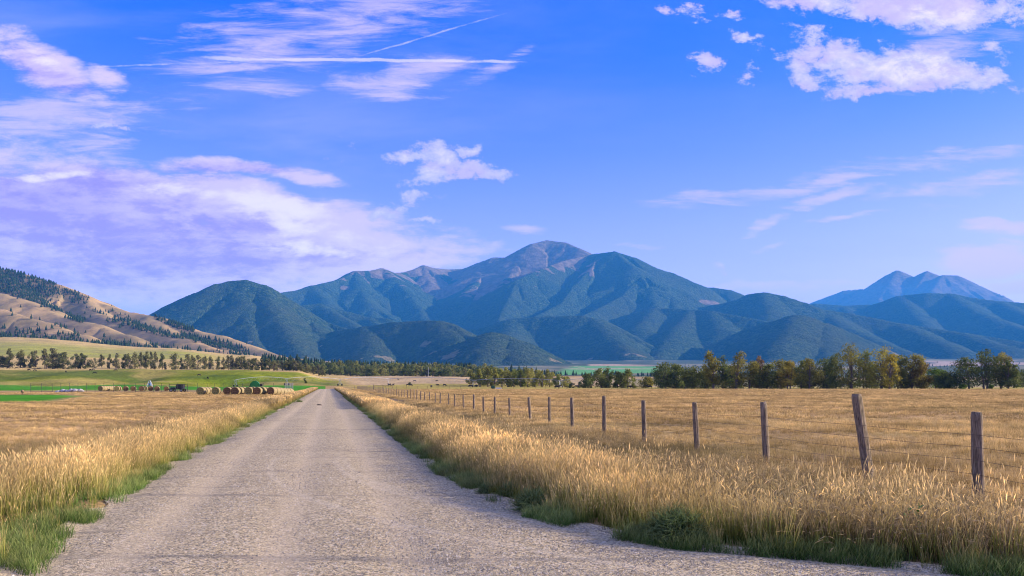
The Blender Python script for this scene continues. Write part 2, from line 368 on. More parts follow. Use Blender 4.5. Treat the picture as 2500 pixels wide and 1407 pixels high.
# ------------------------------------------------------------------ ground sheet
def build_ground():
    th = np.concatenate([np.linspace(-37, 37, 820), np.linspace(37, 323, 90)[1:-1]])
    th = np.radians(th)
    r = np.concatenate([[0.5, 2, 3.5, 5, 6, 7], 3800.0 / np.arange(470, 9, -2.0), np.arange(400, 640, 4.0), np.arange(640, 2700, 14.0), np.geomspace(2700, 26000, 60)])
    r = np.unique(np.round(r, 3))
    T, Rr = np.meshgrid(th, r)
    X = Rr * np.sin(T); Y = Rr * np.cos(T)
    Z = ground(X, Y)
    me = grid_mesh('ground', X, Y, Z, wrap=True); smooth(me)
    x = X.ravel(); y = Y.ravel(); px = CX + F * x / np.maximum(y, 1); o = s0(x, y)
    def c3(*c): return np.array(c)[None, :]
    col = np.tile(np.array([[0.40, 0.26, 0.11]]), (len(x), 1))
    def blend(mask, c):
        nonlocal col
        m = np.clip(mask, 0, 1)[:, None]; col = col * (1 - m) + c3(*c) * m
    n1 = fbm(x / 14, y / 30, 21, 4); n2 = fbm(x / 60, y / 60, 22, 4); n3 = fbm(x / 6, y / 6, 23, 4)
    blend(sm(0.45, 0.7, n1) * 0.6, (0.28, 0.21, 0.08)); blend(sm(0.52, 0.7, n3) * 0.5, (0.25, 0.17, 0.10))
    near = 1 - sm(180, 260, y)
    blend(near * np.exp(-((o - 7.5) / 2.3) ** 2) * 0.8, (0.17, 0.14, 0.09))
    # mown green patch on the left
    left_edge = px + 60 * (n2 - .5)
    g = sm(84, 90, y) * (1 - sm(150, 158, y)) * (1 - sm(150, 225, left_edge + np.abs(y - 131) * 2.0))
    blend(g * (y > 0), (0.06, 0.24, 0.010))
    # irrigated strip
    g = sm(252, 260, y) * (1 - sm(430, 440, y + 20 * (n2 - .5))) * (1 - sm(812, 832, px)) * (o < -1)
    blend(g * (y > 0), (0.06, 0.24, 0.010)); 
    blend(g * (y > 0) * sm(.45, .65, fbm(x / 18, y / 9, 45, 4)) * .6, (0.15, 0.26, 0.03))
    # bench slope and benchland
    lf = 1 - sm(780, 900, px)
    g = sm(430, 440, y) * (1 - sm(600, 640, y)) * lf
    blend(g * (0.55 + 0.45 * sm(.4, .6, n2)), (0.18, 0.205, 0.012))
    blend(g * sm(0.5, 0.75, fbm(x / 25, y / 12, 31, 3)) * 0.8, (0.34, 0.28, 0.07))
    blend(sm(470, 500, y) * (1 - sm(545, 575, y)) * lf * sm(.45, .62, fbm(x / 45, y / 30, 33, 3)) * 0.8, (0.075, 0.125, 0.012))
    g = sm(590, 640, y) * (1 - sm(2500, 3000, y)) * lf
    blend(g, (0.50, 0.36, 0.13)); blend(g * sm(1150, 1300, y) * (1 - sm(1500, 1750, y)) * (1 - sm(430, 620, px)), (0.33, 0.32, 0.06))
    blend(g * sm(.5, .7, fbm(x / 120, y / 40, 35, 4)) * .5, (0.30, 0.25, 0.10))
    # centre: greenish yellow pasture, then pale stubble
    cf = sm(820, 900, px) * (1 - lf * 0)
    blend(sm(300, 303, y - .06 * x) * (1 - sm(520, 545, y)) * cf * (y > 0), (0.36, 0.29, 0.07))
    blend(sm(520, 560, y) * (1 - sm(1100, 1300, y)) * cf, (0.44, 0.32, 0.16))
    blend(sm(540, 640, y) * (1 - sm(1000, 1300, y)) * cf * sm(1350, 1700, px), (0.20, 0.19, 0.08))
    # far valley floor
    far = sm(1300, 1800, y) * sm(760, 900, px)
    blend(far, (0.075, 0.095, 0.05)); blend(far * sm(.52, .66, fbm(x / 300, y / 300, 41, 4)) * .9, (0.26, 0.23, 0.13))
    gr = sm(2500, 2550, y) * (1 - sm(4150, 4200, y)) * sm(1368, 1400, px - (y - 3500) * 0.03) * (1 - sm(1606, 1612, px))
    blend(gr, (0.13, 0.33, 0.09)); blend(gr * ((np.abs(y - 3350) < 45) | (np.abs(px - 1432 + (y - 3600) * .05) < 4)), (0.4, 0.33, 0.2))
    blend(sm(4200, 4250, y) * (1 - sm(4700, 4800, y)) * sm(1430, 1445, px) * (1 - sm(1560, 1620, px)), (0.42, 0.3, 0.19))
    blend(sm(3500, 3900, y) * (1 - sm(5200, 5900, y)) * sm(2200, 2250, px) * sm(.4, .5, fbm(x / 250, y / 500, 43, 3)), (0.40, 0.30, 0.22))
    vcol(me, 'Col', col)
    m, t, b = mat_base('field_ground', 1.0, 0.05)
    at = t.new('ShaderNodeAttribute', attribute_name='Col')
    geo = t.new('ShaderNodeNewGeometry'); P = geo.outputs['Position']
    na = t.noise(t.mapping(P, scale=(1, 0.45, 1)), 0.5, 6, 0.65)
    nb = t.noise(P, 7.0, 5, 0.7); nc = t.noise(t.mapping(P, scale=(1, 0.4, 1)), 0.06, 5, 0.6)
    k = t.math('MULTIPLY', t.ramp(na, 0.3, 0.7, 0.72, 1.22), t.ramp(nb, 0.3, 0.7, 0.7, 1.3))
    k = t.math('MULTIPLY', k, t.ramp(nc, 0.35, 0.65, 0.85, 1.12))
    vm = t.vmath('SCALE', at.outputs['Color']); n = vm.node; t.l.new(k, n.inputs['Scale'])
    t.l.new(vm, b.inputs['Base Color'])
    bp = t.new('ShaderNodeBump'); bp.inputs['Strength'].default_value = 0.8; bp.inputs['Distance'].default_value = 0.25
    t.l.new(t.math('ADD', na, t.math('MULTIPLY', nb, 0.3)), bp.inputs['Height']); t.l.new(bp.outputs[0], b.inputs['Normal'])
    obj('ground', me, m, kind='structure', label='dry golden grass field running out to the valley floor', category='ground')
build_ground()

# ------------------------------------------------------------------ gravel road
def build_road():
    y = np.concatenate([np.arange(-30, 5, 1.0), np.arange(5, 16, 0.08), np.arange(16, 40, 0.3), np.arange(40, 120, 1.0), np.arange(120, 301, 4.0)])
    k = np.concatenate([np.linspace(0, 1, 61)])
    Y, K = np.meshgrid(y, k, indexing='ij')
    e = 0.9 * (fbm(Y / 1.1, Y * 0, 61, 4) - .5); e2 = 0.8 * (fbm(Y / 1.3, Y * 0, 65, 4) - .5)
    Lo = road_l(Y) + e - 0.25; Ro = road_r(Y) + e2 + 0.25
    O = Lo + (Ro - Lo) * K; X = O - 0.225 * Y
    mid = 1 - np.abs(K - .5) * 2
    # the surface follows the ground just above it, crowned, with worn wheel tracks
    Z = ground(X, Y) + 0.02 + (0.05 + 0.06 * sm(12, 25, Y)) * sm(0, 0.3, mid)
    for c in (-2.2, -0.55, 0.9): Z = Z - 0.02 * np.exp(-((O - c) / .35) ** 2)
    Z += (fbm(X / .8, Y / .8, 71, 3) - .5) * 0.02
    me = grid_mesh('road', X, Y, Z); smooth(me); me.flip_normals() if me.polygons[0].normal.z < 0 else None
    m, t, b = mat_base('gravel', 0.95, 0.15)
    geo = t.new('ShaderNodeNewGeometry'); P = geo.outputs['Position']
    v = t.new('ShaderNodeTexVoronoi', feature='F1'); t.put(v, 'Vector', P); t.put(v, 'Scale', 58.0)
    v2 = t.new('ShaderNodeTexVoronoi', feature='F1'); t.put(v2, 'Vector', P); t.put(v2, 'Scale', 30.0)
    sepc = t.new('ShaderNodeSeparateColor'); t.l.new(v.outputs['Color'], sepc.inputs[0])
    sepd = t.new('ShaderNodeSeparateColor'); t.l.new(v2.outputs['Color'], sepd.inputs[0])
    c = t.mix(sepc.outputs[0], (0.06, 0.050, 0.032), (0.80, 0.64, 0.375))
    c = t.mix(t.ramp(sepd.outputs[1], 0.8, 0.9, 0, .7), c, (0.66, 0.57, 0.42))
    c = t.mix(t.ramp(sepd.outputs[2], 0.86, 0.9, 0, .6), c, (0.07, 0.075, 0.085))
    fine = t.noise(P, 9.0, 6, 0.75)
    c = t.mix(t.ramp(fine, 0.4, 0.7, 0.0, 0.4), c, (0.36, 0.285, 0.175))
    # damp, darker wash lines across the mouth of the side road and patches further up
    wl = t.noise(t.mapping(P, scale=(0.10, 1.3, 1), rot=(0, 0, R(12))), 1.0, 5, 0.6, 0.4)
    c = t.mix(t.ramp(wl, 0.57, 0.66, 0.0, 0.5), c, (0.11, 0.105, 0.10))
    pt = t.noise(t.mapping(P, scale=(0.5, 0.16, 1), rot=(0, 0, R(-12))), 1.0, 6, 0.65)
    c = t.mix(t.ramp(pt, 0.5, 0.68, 0, .5), c, (0.50, 0.40, 0.25))
    sx = t.new('ShaderNodeSeparateXYZ'); t.l.new(P, sx.inputs[0]); off = t.math('MULTIPLY_ADD', sx.outputs[1], 0.225, sx.outputs[0])
    for c0, wd, kk in ((-2.3, .45, .4), (-0.55, .5, .42), (0.95, .4, .4)):
        dd = t.math('ABSOLUTE', t.math('SUBTRACT', off, c0)); tk = t.ramp(t.math('ADD', dd, t.math('MULTIPLY', t.math('SUBTRACT', pt, .5), 1.2)), 0.0, wd, kk, 0)
        c = t.mix(tk, c, (0.56, 0.45, 0.29))
    # a pair of tyre tracks swinging out of the side road
    dx = t.math('SUBTRACT', sx.outputs[0], 12.6); dy = t.math('SUBTRACT', sx.outputs[1], 23.4); rad = t.math('SQRT', t.math('ADD', t.math('MULTIPLY', dx, dx), t.math('MULTIPLY', dy, dy)))
    for r0 in (17.0, 17.22, 18.7):
        tk = t.ramp(t.math('ABSOLUTE', t.math('SUBTRACT', rad, r0)), 0.02, 0.14, .42, 0); tk = t.math('MULTIPLY', tk, t.ramp(sx.outputs[1], 23, 18)); tk = t.math('MULTIPLY', tk, t.ramp(fine, .35, .6))
        c = t.mix(tk, c, (0.60, 0.51, 0.37))
    t.l.new(c, b.inputs['Base Color'])
    bp = t.new('ShaderNodeBump'); bp.inputs['Strength'].default_value = 0.8; bp.inputs['Distance'].default_value = 0.013
    t.l.new(t.math('ADD', t.math('MULTIPLY', v.outputs['Distance'], -1.0), t.math('ADD', fine, sepd.outputs[0])), bp.inputs['Height'])
    t.l.new(bp.outputs[0], b.inputs['Normal'])
    obj('road', me, m, kind='structure', label='pale gravel road running straight to the hills', category='road')
build_road()
def road_z(x, y):
    return gz(x, y)

# ------------------------------------------------------------------ mountains
def mountain(name, crests, y0, y1, px0, px1, ncol, nrow, mat, label, slope=0.5, treeline=1500, base_off=-40, gull=0.16, seed=0, u_mesh=None, flat=7000.0):
    """a heightfield draped from hand-set crest lines: (points (px, py, distance), treeline or None, slope or None)"""
    pxs = np.linspace(px0, px1, ncol); ys = np.linspace(0, 1, nrow) ** 1.15 * (y1 - y0) + y0
    PX, Y = np.meshgrid(pxs, ys); X = (PX - CX) / F * Y
    wx = (fbm(X / 900, Y / 900, 90 + seed, 3) - .5); wy = (fbm(X / 900, Y / 900, 95 + seed, 3) - .5)
    best = np.full(X.shape, -1e9); arc = np.zeros(X.shape); dist = np.zeros(X.shape); tl = np.zeros(X.shape); cid = np.zeros(X.shape)
    for ci, cr in enumerate(crests):
        pts = cr[0]; tline = cr[1] if len(cr) > 1 and cr[1] else treeline; sl = cr[2] if len(cr) > 2 and cr[2] else slope
        P = [((p[0] - CX) / F * p[2], p[2], H + (HY - p[1]) / F * p[2]) for p in pts]
        run = 0.0; rr = 30.0 if ci == 0 or len(pts) > 5 else (70.0 if seed in (1, 5, 8, 12) else 120.0)
        for a, b in zip(P, P[1:]):
            ex, ey = b[0] - a[0], b[1] - a[1]; L2 = ex * ex + ey * ey; L = math.sqrt(L2)
            t = ((X - a[0]) * ex + (Y - a[1]) * ey) / L2
            tc = np.clip(t, 0, 1)
            dx = X - a[0] - tc * ex; dy = Y - a[1] - tc * ey; d = np.sqrt(dx * dx + dy * dy)
            dd = np.sqrt(d * d + rr * rr) - rr
            prof = sl * flat * (1 - np.exp(-dd / flat)) * 0.75 + sl * dd * 0.25
            h = a[2] + (b[2] - a[2]) * tc - prof
            m = h > best
            best = np.where(m, h, best); arc = np.where(m, run + tc * L + ci * 3777.0, arc); dist = np.where(m, d, dist); tl = np.where(m, tline, tl); cid = np.where(m, ci, cid)
            run += L
    # gullies run straight down from the crest and deepen with distance from it
    A = np.minimum(dist * gull, 150 * gull / 0.16)
    g1 = np.abs(fbm(arc / 420 + wx * 1.2, dist / 2600 + wy, 101 + seed, 3) - .5) * 2
    g2 = np.abs(fbm(arc / 130 + wx * 2.5, dist / 1200 + wy * 2, 111 + seed, 3) - .5) * 2
    Z = best + (g1 - .35) * A * 1.5 + (g2 - .3) * A * 0.5
    Z += (fbm(X / 350, Y / 350, 121 + seed, 5, .5) - .5) * np.minimum(dist, 400) * 0.10 + (fbm(X / 45, Y / 45, 127 + seed, 2) - .5) * 9.0
    base = ground(X, Y) + base_off
    k = 40.0
    Z = np.where(Z > base, Z, base)
    me = grid_mesh(name, X, Y, Z); smooth(me)
    n = fbm(X / 300, Y / 300, 131 + seed, 5, .6); st = fbm(arc / 110 + wx, dist / 900, 141 + seed, 4, .55)
    rock = sm(-90, 90, Z - tl + (n - .5) * 500 + (st - .5) * 700)
    scar = sm(.60, .67, st) * sm(.45, .58, fbm(X / 1100, Y / 1100, 151 + seed, 3)) * sm(150, 300, dist) * sm(300, 600, Z)
    rock = np.maximum(rock, scar * (0.9 if treeline < 5000 else .25))
    vflo(me, 'rock', rock.ravel()); vflo(me, 'grass', (sm(.58, .72, n) * (1 - sm(80, 260, Z - ground(X, Y)))).ravel())
    o = obj(name, me, mat, kind='structure', label=label, category='mountain')
    if u_mesh is not None: u_mesh.append((X, Y, Z))
    return o

def forest_mat():
    m, t, b = mat_base('forested_mountain', 0.95, 0.05)
    geo = t.new('ShaderNodeNewGeometry'); P = geo.outputs['Position']
    rk = t.new('ShaderNodeAttribute', attribute_name='rock').outputs['Fac']; gs = t.new('ShaderNodeAttribute', attribute_name='grass').outputs['Fac']
    # single crowns and stands of conifers, sunlit specks and blobs painted into the colour
    n0 = t.noise(t.mapping(P, scale=(1, 1, .5)), 0.05, 3, 0.7)
    n1 = t.noise(t.mapping(P, scale=(1, 1, .6)), 0.022, 4, 0.75); n2 = t.noise(P, 0.0035, 5, 0.6)
    f = t.mix(t.ramp(n2, .35, .65), (0.013, 0.034, 0.020), (0.034, 0.062, 0.030))
    f = t.mix(t.ramp(n1, .46, .62, 0, .85), f, (0.065, 0.10, 0.048))
    f = t.mix(t.ramp(n1, .40, .52, .7, 0.0), f, (0.010, 0.026, 0.018))
    f = t.mix(t.ramp(n0, .52, .66, 0, .8), f, (0.10, 0.14, 0.06)); f = t.mix(t.ramp(n0, .34, .46, .7, 0), f, (0.012, 0.028, 0.02))
    n4 = t.noise(P, 0.0011, 4, .6); f = t.mix(t.ramp(n4, .42, .62, 0, .5), f, (0.055, 0.07, 0.036)); f = t.mix(t.ramp(t.noise(t.mapping(P, loc=(900, 0, 0)), 0.0016, 5, .65), .55, .64, 0, .55), f, (0.022, 0.045, 0.03))
    r = t.mix(t.ramp(t.noise(t.mapping(P, scale=(1, 1, .3)), 0.012, 6, .7), .35, .65), (0.105, 0.078, 0.062), (0.21, 0.16, 0.13))
    rm = t.ramp(t.math('ADD', rk, t.math('MULTIPLY', t.math('SUBTRACT', n1, .5), 1.3)), 0.35, 0.65)
    c = t.mix(rm, f, r)
    c = t.mix(t.ramp(t.math('ADD', gs, t.math('MULTIPLY', t.math('SUBTRACT', n1, .5), 1.6)), .75, 1.0, 0, .7), c, (0.30, 0.24, 0.13))
    t.l.new(c, b.inputs['Base Color'])
    bp = t.new('ShaderNodeBump'); bp.inputs['Distance'].default_value = 34.0
    t.l.new(t.ramp(rm, 0, 1, 1.0, 0.45), bp.inputs['Strength'])
    t.l.new(t.math('ADD', n1, t.math('MULTIPLY', n0, .9)), bp.inputs['Height']); t.l.new(bp.outputs[0], b.inputs['Normal'])
    return m
FM = forest_mat()
# far twin peaks on the right
mountain('mountain', [
    ([(1960, 752, 22500), (1985, 738, 22500), (2060, 710, 22500), (2115, 705, 22300), (2135, 697, 22100), (2165, 672, 22000), (2190, 660, 22000), (2212, 668, 22100), (2228, 678, 22200), (2262, 662, 21600), (2280, 676, 21600), (2290, 682, 21600)],),
    ([(2190, 660, 22000), (2172, 690, 21200), (2145, 730, 20400)],), ([(2262, 662, 21600), (2245, 690, 20900), (2215, 730, 20000)],),
    ([(2270, 690, 21400), (2300, 672, 21000), (2335, 673, 21000), (2370, 690, 21000), (2420, 715, 21000), (2465, 739, 21000), (2600, 780, 21000)],),
    ([(2335, 673, 21000), (2320, 710, 20200), (2300, 745, 19600)],), ([(2300, 672, 21000), (2275, 710, 20000)],),
    ], 16500, 25000, 1850, 2750, 300, 170, FM, 'distant bare rocky peaks rising behind the right hand ridge', slope=.62, treeline=900, gull=0.150, seed=5)
mountain('mountain', [
    # main skyline
    ([(430, 820, 10000), (560, 760, 10200), (675, 716, 10500), (720, 710, 10700), (765, 697, 11000), (830, 682, 11500), (868, 662, 12000), (905, 661, 12100), (933, 655, 12500), (962, 667, 12700), (985, 665, 13000), (1010, 658, 13200), (1035, 648, 13500), (1060, 655, 13600), (1095, 658, 14000), (1130, 657, 14000), (1165, 643, 13900), (1205, 629, 13800), (1232, 629, 13700)], 1650),
    ([(1205, 650, 13300), (1240, 630, 13200), (1275, 608, 13200), (1300, 595, 13300), (1335, 587, 13500), (1380, 592, 13300), (1415, 607, 12900), (1440, 622, 12600)], 1330),
    ([(1440, 622, 12600), (1470, 618, 12200), (1500, 614, 12000), (1545, 628, 11900), (1600, 655, 11700), (1650, 687, 11500), (1712, 715, 11200), (1790, 760, 10900), (1850, 800, 10600)], 2050),
    ([(1690, 722, 12200), (1715, 704, 12200), (1740, 702, 12200), (1780, 708, 12100), (1820, 727, 12000), (1880, 765, 11800)], 5000),
    # spurs
    ([(765, 697, 11000), (800, 740, 10200), (830, 790, 9300), (850, 830, 8600)], 5000), ([(868, 662, 12000), (880, 700, 11200), (905, 750, 10300), (925, 800, 9400)], 1700),
    ([(933, 655, 12500), (965, 680, 11900), (1000, 715, 11200), (1030, 760, 10400), (1050, 800, 9600)], 1600),
    ([(1035, 648, 13500), (1040, 672, 13000), (1052, 690, 12600)], 1250),
    ([(1240, 630, 13200), (1190, 665, 12500), (1150, 700, 11700), (1120, 740, 10900), (1095, 780, 10100)], 1380),
    ([(1300, 595, 13300), (1262, 650, 12400), (1225, 700, 11500), (1190, 750, 10600), (1165, 790, 9800)], 1400),
    ([(1440, 622, 12600), (1372, 638, 11900), (1310, 662, 11200), (1262, 684, 10700), (1245, 725, 10000), (1225, 765, 9300), (1210, 800, 8700)], 1640),
    ([(1470, 618, 12200), (1440, 660, 11400), (1400, 700, 10700), (1372, 740, 10000), (1330, 762, 9400), (1280, 785, 8900)], 1700),
    ([(1500, 614, 12000), (1545, 650, 11300), (1555, 685, 10800), (1520, 722, 10200), (1465, 752, 9600), (1415, 775, 9000), (1390, 800, 8500)], 5000),
    ([(1600, 655, 11700), (1615, 690, 11000), (1640, 725, 10300), (1650, 760, 9700)], 5000), ([(1545, 650, 11300), (1590, 700, 10600), (1600, 745, 9800)], 5000),
    # lower ridge tucked behind the cone
    ([(690, 760, 8700), (735, 746, 8800), (780, 741, 8900), (830, 756, 8800), (900, 775, 8600), (945, 777, 8500), (985, 800, 8300)], 5000, .55),
    ([(780, 741, 8900), (860, 790, 8000), (900, 825, 7400)], 5000, .6), ([(900, 775, 8600), (935, 800, 8000)], 5000, .6),
    ], 7200, 16000, 380, 1960, 620, 330, FM, 'broad blue forested massif with a bald reddish summit in the middle', slope=.56, treeline=1500, gull=0.140, seed=1)
mountain('mountain', [
    ([(1900, 765, 13200), (1990, 741, 13000), (2060, 747, 12900), (2130, 744, 12800), (2200, 722, 12500), (2260, 716, 12300), (2320, 717, 12200), (2380, 728, 12000), (2440, 735, 11800), (2500, 740, 11700), (2700, 758, 11500), (2950, 775, 11300), (3400, 820, 11000)],),
    ([(2200, 722, 12500), (2235, 765, 11400), (2270, 800, 10500)],), ([(2320, 717, 12200), (2385, 760, 11000), (2450, 785, 10300), (2520, 808, 9700)],), ([(2060, 747, 12900), (2090, 775, 12000)],),
    ([(2440, 735, 11800), (2530, 780, 10700)],),
    ], 9000, 14500, 1840, 3600, 440, 180, FM, 'long rounded forested ridge under the distant twin peaks', slope=0.55, treeline=9000, gull=0.075, seed=2)
mountain('mountain', [
    ([(1560, 800, 10400), (1640, 765, 10300), (1700, 752, 10200), (1760, 742, 10000), (1800, 732, 9900), (1830, 718, 9800), (1865, 714, 9700), (1910, 722, 9600), (1960, 738, 9500), (2010, 757, 9400), (2080, 766, 9300), (2200, 790, 8900), (2350, 812, 8400), (2500, 836, 8000), (2700, 858, 7600), (2900, 868, 7300), (3300, 880, 7200)],),
    ([(1865, 714, 9700), (1880, 760, 8900), (1870, 800, 8200)],), ([(2010, 757, 9400), (2070, 800, 8500), (2150, 835, 7700), (2200, 858, 7100)],), ([(2200, 790, 8900), (2290, 830, 7900), (2340, 855, 7200)],), ([(2350, 812, 8400), (2450, 845, 7500)],),
    ], 6200, 11500, 1480, 3500, 500, 200, FM, 'dark rounded forested hill stepping down to the right', slope=0.53, treeline=9000, gull=0.070, seed=3)
mountain('mountain', [
    ([(1430, 800, 9300), (1520, 772, 9300), (1600, 752, 9200), (1690, 756, 8900), (1740, 760, 8600), (1880, 786, 8100), (1960, 815, 7900)],), ([(1690, 756, 8900), (1655, 800, 8000), (1625, 845, 7100), (1600, 875, 6500)],),
    ([(1740, 760, 8600), (1760, 800, 7900)],), ([(1600, 752, 9200), (1560, 800, 8200)],),
    ], 6300, 10000, 1380, 2020, 240, 130, FM, 'forested spur below the second summit', slope=0.55, treeline=9000, gull=0.060, seed=4)
mountain('mountain', [
    ([(1120, 815, 8300), (1180, 800, 8200), (1250, 778, 8200), (1330, 773, 8100), (1420, 771, 7900), (1455, 779, 7800), (1500, 798, 7600), (1560, 830, 7300), (1620, 862, 7000), (1690, 893, 6700), (1760, 915, 6500)],),
    ([(1455, 779, 7800), (1490, 815, 7200), (1530, 850, 6600), (1560, 885, 6000)],), ([(1250, 778, 8200), (1240, 820, 7400), (1230, 860, 6700)],),
    ], 5600, 9000, 1080, 1800, 260, 140, FM, 'dark forested hill in the centre foot of the massif', slope=0.55, treeline=9000, gull=0.055, seed=6)
mountain('mountain', [
    ([(1780, 830, 7500), (1830, 800, 7300), (1880, 786, 7200), (1945, 769, 7000), (2000, 787, 6900), (2060, 818, 6700), (2120, 847, 6500), (2200, 880, 6300)],),
    ([(1945, 769, 7000), (1930, 810, 6300), (1900, 850, 5700), (1890, 880, 5300)],), ([(2000, 787, 6900), (2010, 830, 6200), (2020, 865, 5700)],),
    ], 5000, 8200, 1620, 2300, 240, 130, FM, 'peaked forested hill behind the tallest cottonwoods', slope=0.52, treeline=9000, gull=0.055, seed=7)
mountain('mountain', [
    ([(250, 850, 6500), (375, 770, 6800), (420, 745, 6850), (480, 715, 6900), (530, 693, 6950), (560, 687, 7000), (600, 683, 7000), (640, 695, 7000), (690, 725, 7050), (740, 760, 7100), (800, 788, 7100), (850, 803, 7000), (900, 830, 6900), (960, 862, 6700)],),
    ([(575, 685, 7000), (598, 735, 6600), (608, 785, 6200), (618, 830, 5800), (650, 875, 5300)],), ([(640, 695, 7000), (680, 770, 6300), (715, 830, 5700), (740, 870, 5300)],), ([(740, 760, 7100), (790, 820, 6300), (830, 860, 5700)],),
    ], 4900, 8600, 200, 1000, 330, 180, FM, 'steep cone shaped forested hill, left face shaded and right face sunlit', slope=.64, treeline=9000, gull=0.060, seed=8)
mountain('mountain', [
    ([(700, 850, 6500), (760, 828, 6500), (820, 808, 6400), (900, 797, 6200), (960, 787, 6100), (1040, 782, 6000), (1075, 784, 5900), (1110, 797, 5700), (1145, 822, 5450), (1172, 822, 5300), (1205, 811, 5100), (1250, 828, 5000), (1300, 858, 4900), (1350, 885, 4800), (1390, 904, 4700)],),
    ([(1205, 811, 5100), (1188, 850, 4650), (1178, 890, 4250)],), ([(1075, 784, 5900), (1120, 830, 5300), (1140, 870, 4800)],), ([(900, 797, 6200), (915, 845, 5500), (905, 885, 4900)],), ([(1250, 828, 5000), (1265, 870, 4500)],),
    ], 4000, 7400, 640, 1440, 320, 170, FM, 'low forested hills with a small pointed knoll before the massif', slope=0.55, treeline=9000, gull=0.060, seed=9)

# ------------------------------------------------------------------ grassy hill on the left
HILL = []
def hill_mat():
    m, t, b = mat_base('dry_hillside', 1.0, 0.03)
    geo = t.new('ShaderNodeNewGeometry'); P = geo.outputs['Position']
    a = t.noise(P, 0.006, 6, .62); c2 = t.noise(P, .06, 5, .7); d2 = t.noise(t.mapping(P, scale=(1, 1, 3.0)), .02, 5, .6)
    c = t.mix(t.ramp(a, .35, .65), (0.43, 0.295, 0.14), (0.26, 0.20, 0.095))
    c = t.mix(t.ramp(d2, .5, .7, 0, .6), c, (0.17, 0.125, 0.08)); c = t.mix(t.ramp(c2, .60, .72, 0, .75), c, (0.10, 0.085, 0.055))
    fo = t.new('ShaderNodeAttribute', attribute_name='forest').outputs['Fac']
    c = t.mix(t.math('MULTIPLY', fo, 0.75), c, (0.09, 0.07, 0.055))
    t.l.new(c, b.inputs['Base Color'])
    bp = t.new('ShaderNodeBump'); bp.inputs['Distance'].default_value = 6.0; bp.inputs['Strength'].default_value = .7
    t.l.new(t.math('ADD', a, t.math('MULTIPLY', c2, .3)), bp.inputs['Height']); t.l.new(bp.outputs[0], b.inputs['Normal'])
    return m
hill = mountain('hill', [
    ([(-700, 520, 4200), (-500, 560, 4000), (-200, 610, 3700), (0, 657, 3450), (60, 670, 3400), (130, 693, 3350), (200, 720, 3280), (260, 746, 3200), (320, 763, 3150), (375, 774, 3080), (420, 790, 3000), (470, 805, 2900), (540, 820, 2800), (600, 841, 2680), (650, 860, 2600), (690, 872, 2550), (760, 884, 2500)],),
    ([(-500, 640, 3300), (-200, 690, 3000), (0, 716, 2800), (55, 730, 2750), (96, 746, 2700), (144, 773, 2600), (198, 785, 2500), (240, 792, 2430), (272, 808, 2380), (320, 822, 2300), (350, 840, 2200)],),
    ([(-400, 720, 2500), (-150, 745, 2400), (0, 757, 2330), (48, 770, 2280), (112, 789, 2220), (192, 817, 2120), (250, 841, 2030)],),
    ([(200, 720, 3280), (240, 765, 3000), (272, 778, 2850), (304, 783, 2780), (352, 805, 2650), (384, 813, 2580), (425, 824, 2480), (464, 830, 2400), (512, 847, 2300), (560, 866, 2200)],),
    ([(375, 774, 3080), (420, 815, 2800), (500, 838, 2600), (580, 862, 2450)],),
    ([(0, 657, 3450), (70, 740, 2950)],),
    ], 1700, 4700, -700, 800, 420, 240, hill_mat(), 'dry grassy hill on the left with dark conifers along its spine', slope=.52, treeline=9000, base_off=-6, gull=.12, seed=12, u_mesh=HILL, flat=2600)
hill['category'] = 'hill'
HX, HYY, HZ = HILL[0]

# ------------------------------------------------------------------ where a photo pixel meets the ground
_YS = np.concatenate([np.arange(8, 700, 0.5), np.arange(700, 6000, 5.0)])
def hit(px, py, near=0.0):
    """the first ground point seen along the photo ray through (px, py)"""
    x = (px - CX) / F * _YS; z = H + (HY - py) / F * _YS
    g = ground(x, _YS); ok = (g >= z) & (_YS > near)
    i = int(np.argmax(ok)) if ok.any() else len(_YS) - 1
    return Vector((x[i], _YS[i], g[i]))

# ------------------------------------------------------------------ plant materials
def leaf_mat(name, rough=0.7, trans=0.35, vary=0.35):
    """foliage: colour from the object, broken up from clump to clump"""
    m = bpy.data.materials.new(name); m.use_nodes = True; t = NT(m.node_tree); t.n.clear()
    out = t.new('ShaderNodeOutputMaterial'); oi = t.new('ShaderNodeObjectInfo'); geo = t.new('ShaderNodeNewGeometry')
    n = t.noise(geo.outputs['Position'], 0.28, 3, 0.6); n2 = t.noise(geo.outputs['Position'], 1.7, 2, 0.6)
    k = t.math('MULTIPLY', t.ramp(n, .3, .7, 1 - vary, 1 + vary), t.ramp(n2, .3, .7, .65, 1.35))
    c = t.vmath('SCALE', oi.outputs['Color']); t.l.new(k, c.node.inputs['Scale'])
    c2 = t.mix(t.ramp(n, .55, .75, 0, .4), c, (0.30, 0.28, 0.06))
    d = t.new('ShaderNodeBsdfDiffuse'); tr = t.new('ShaderNodeBsdfTranslucent'); mx = t.new('ShaderNodeMixShader')
    t.l.new(c2, d.inputs[0]); t.l.new(c2, tr.inputs[0]); mx.inputs[0].default_value = trans
    t.l.new(d.outputs[0], mx.inputs[1]); t.l.new(tr.outputs[0], mx.inputs[2]); t.l.new(mx.outputs[0], out.inputs[0])
    return m
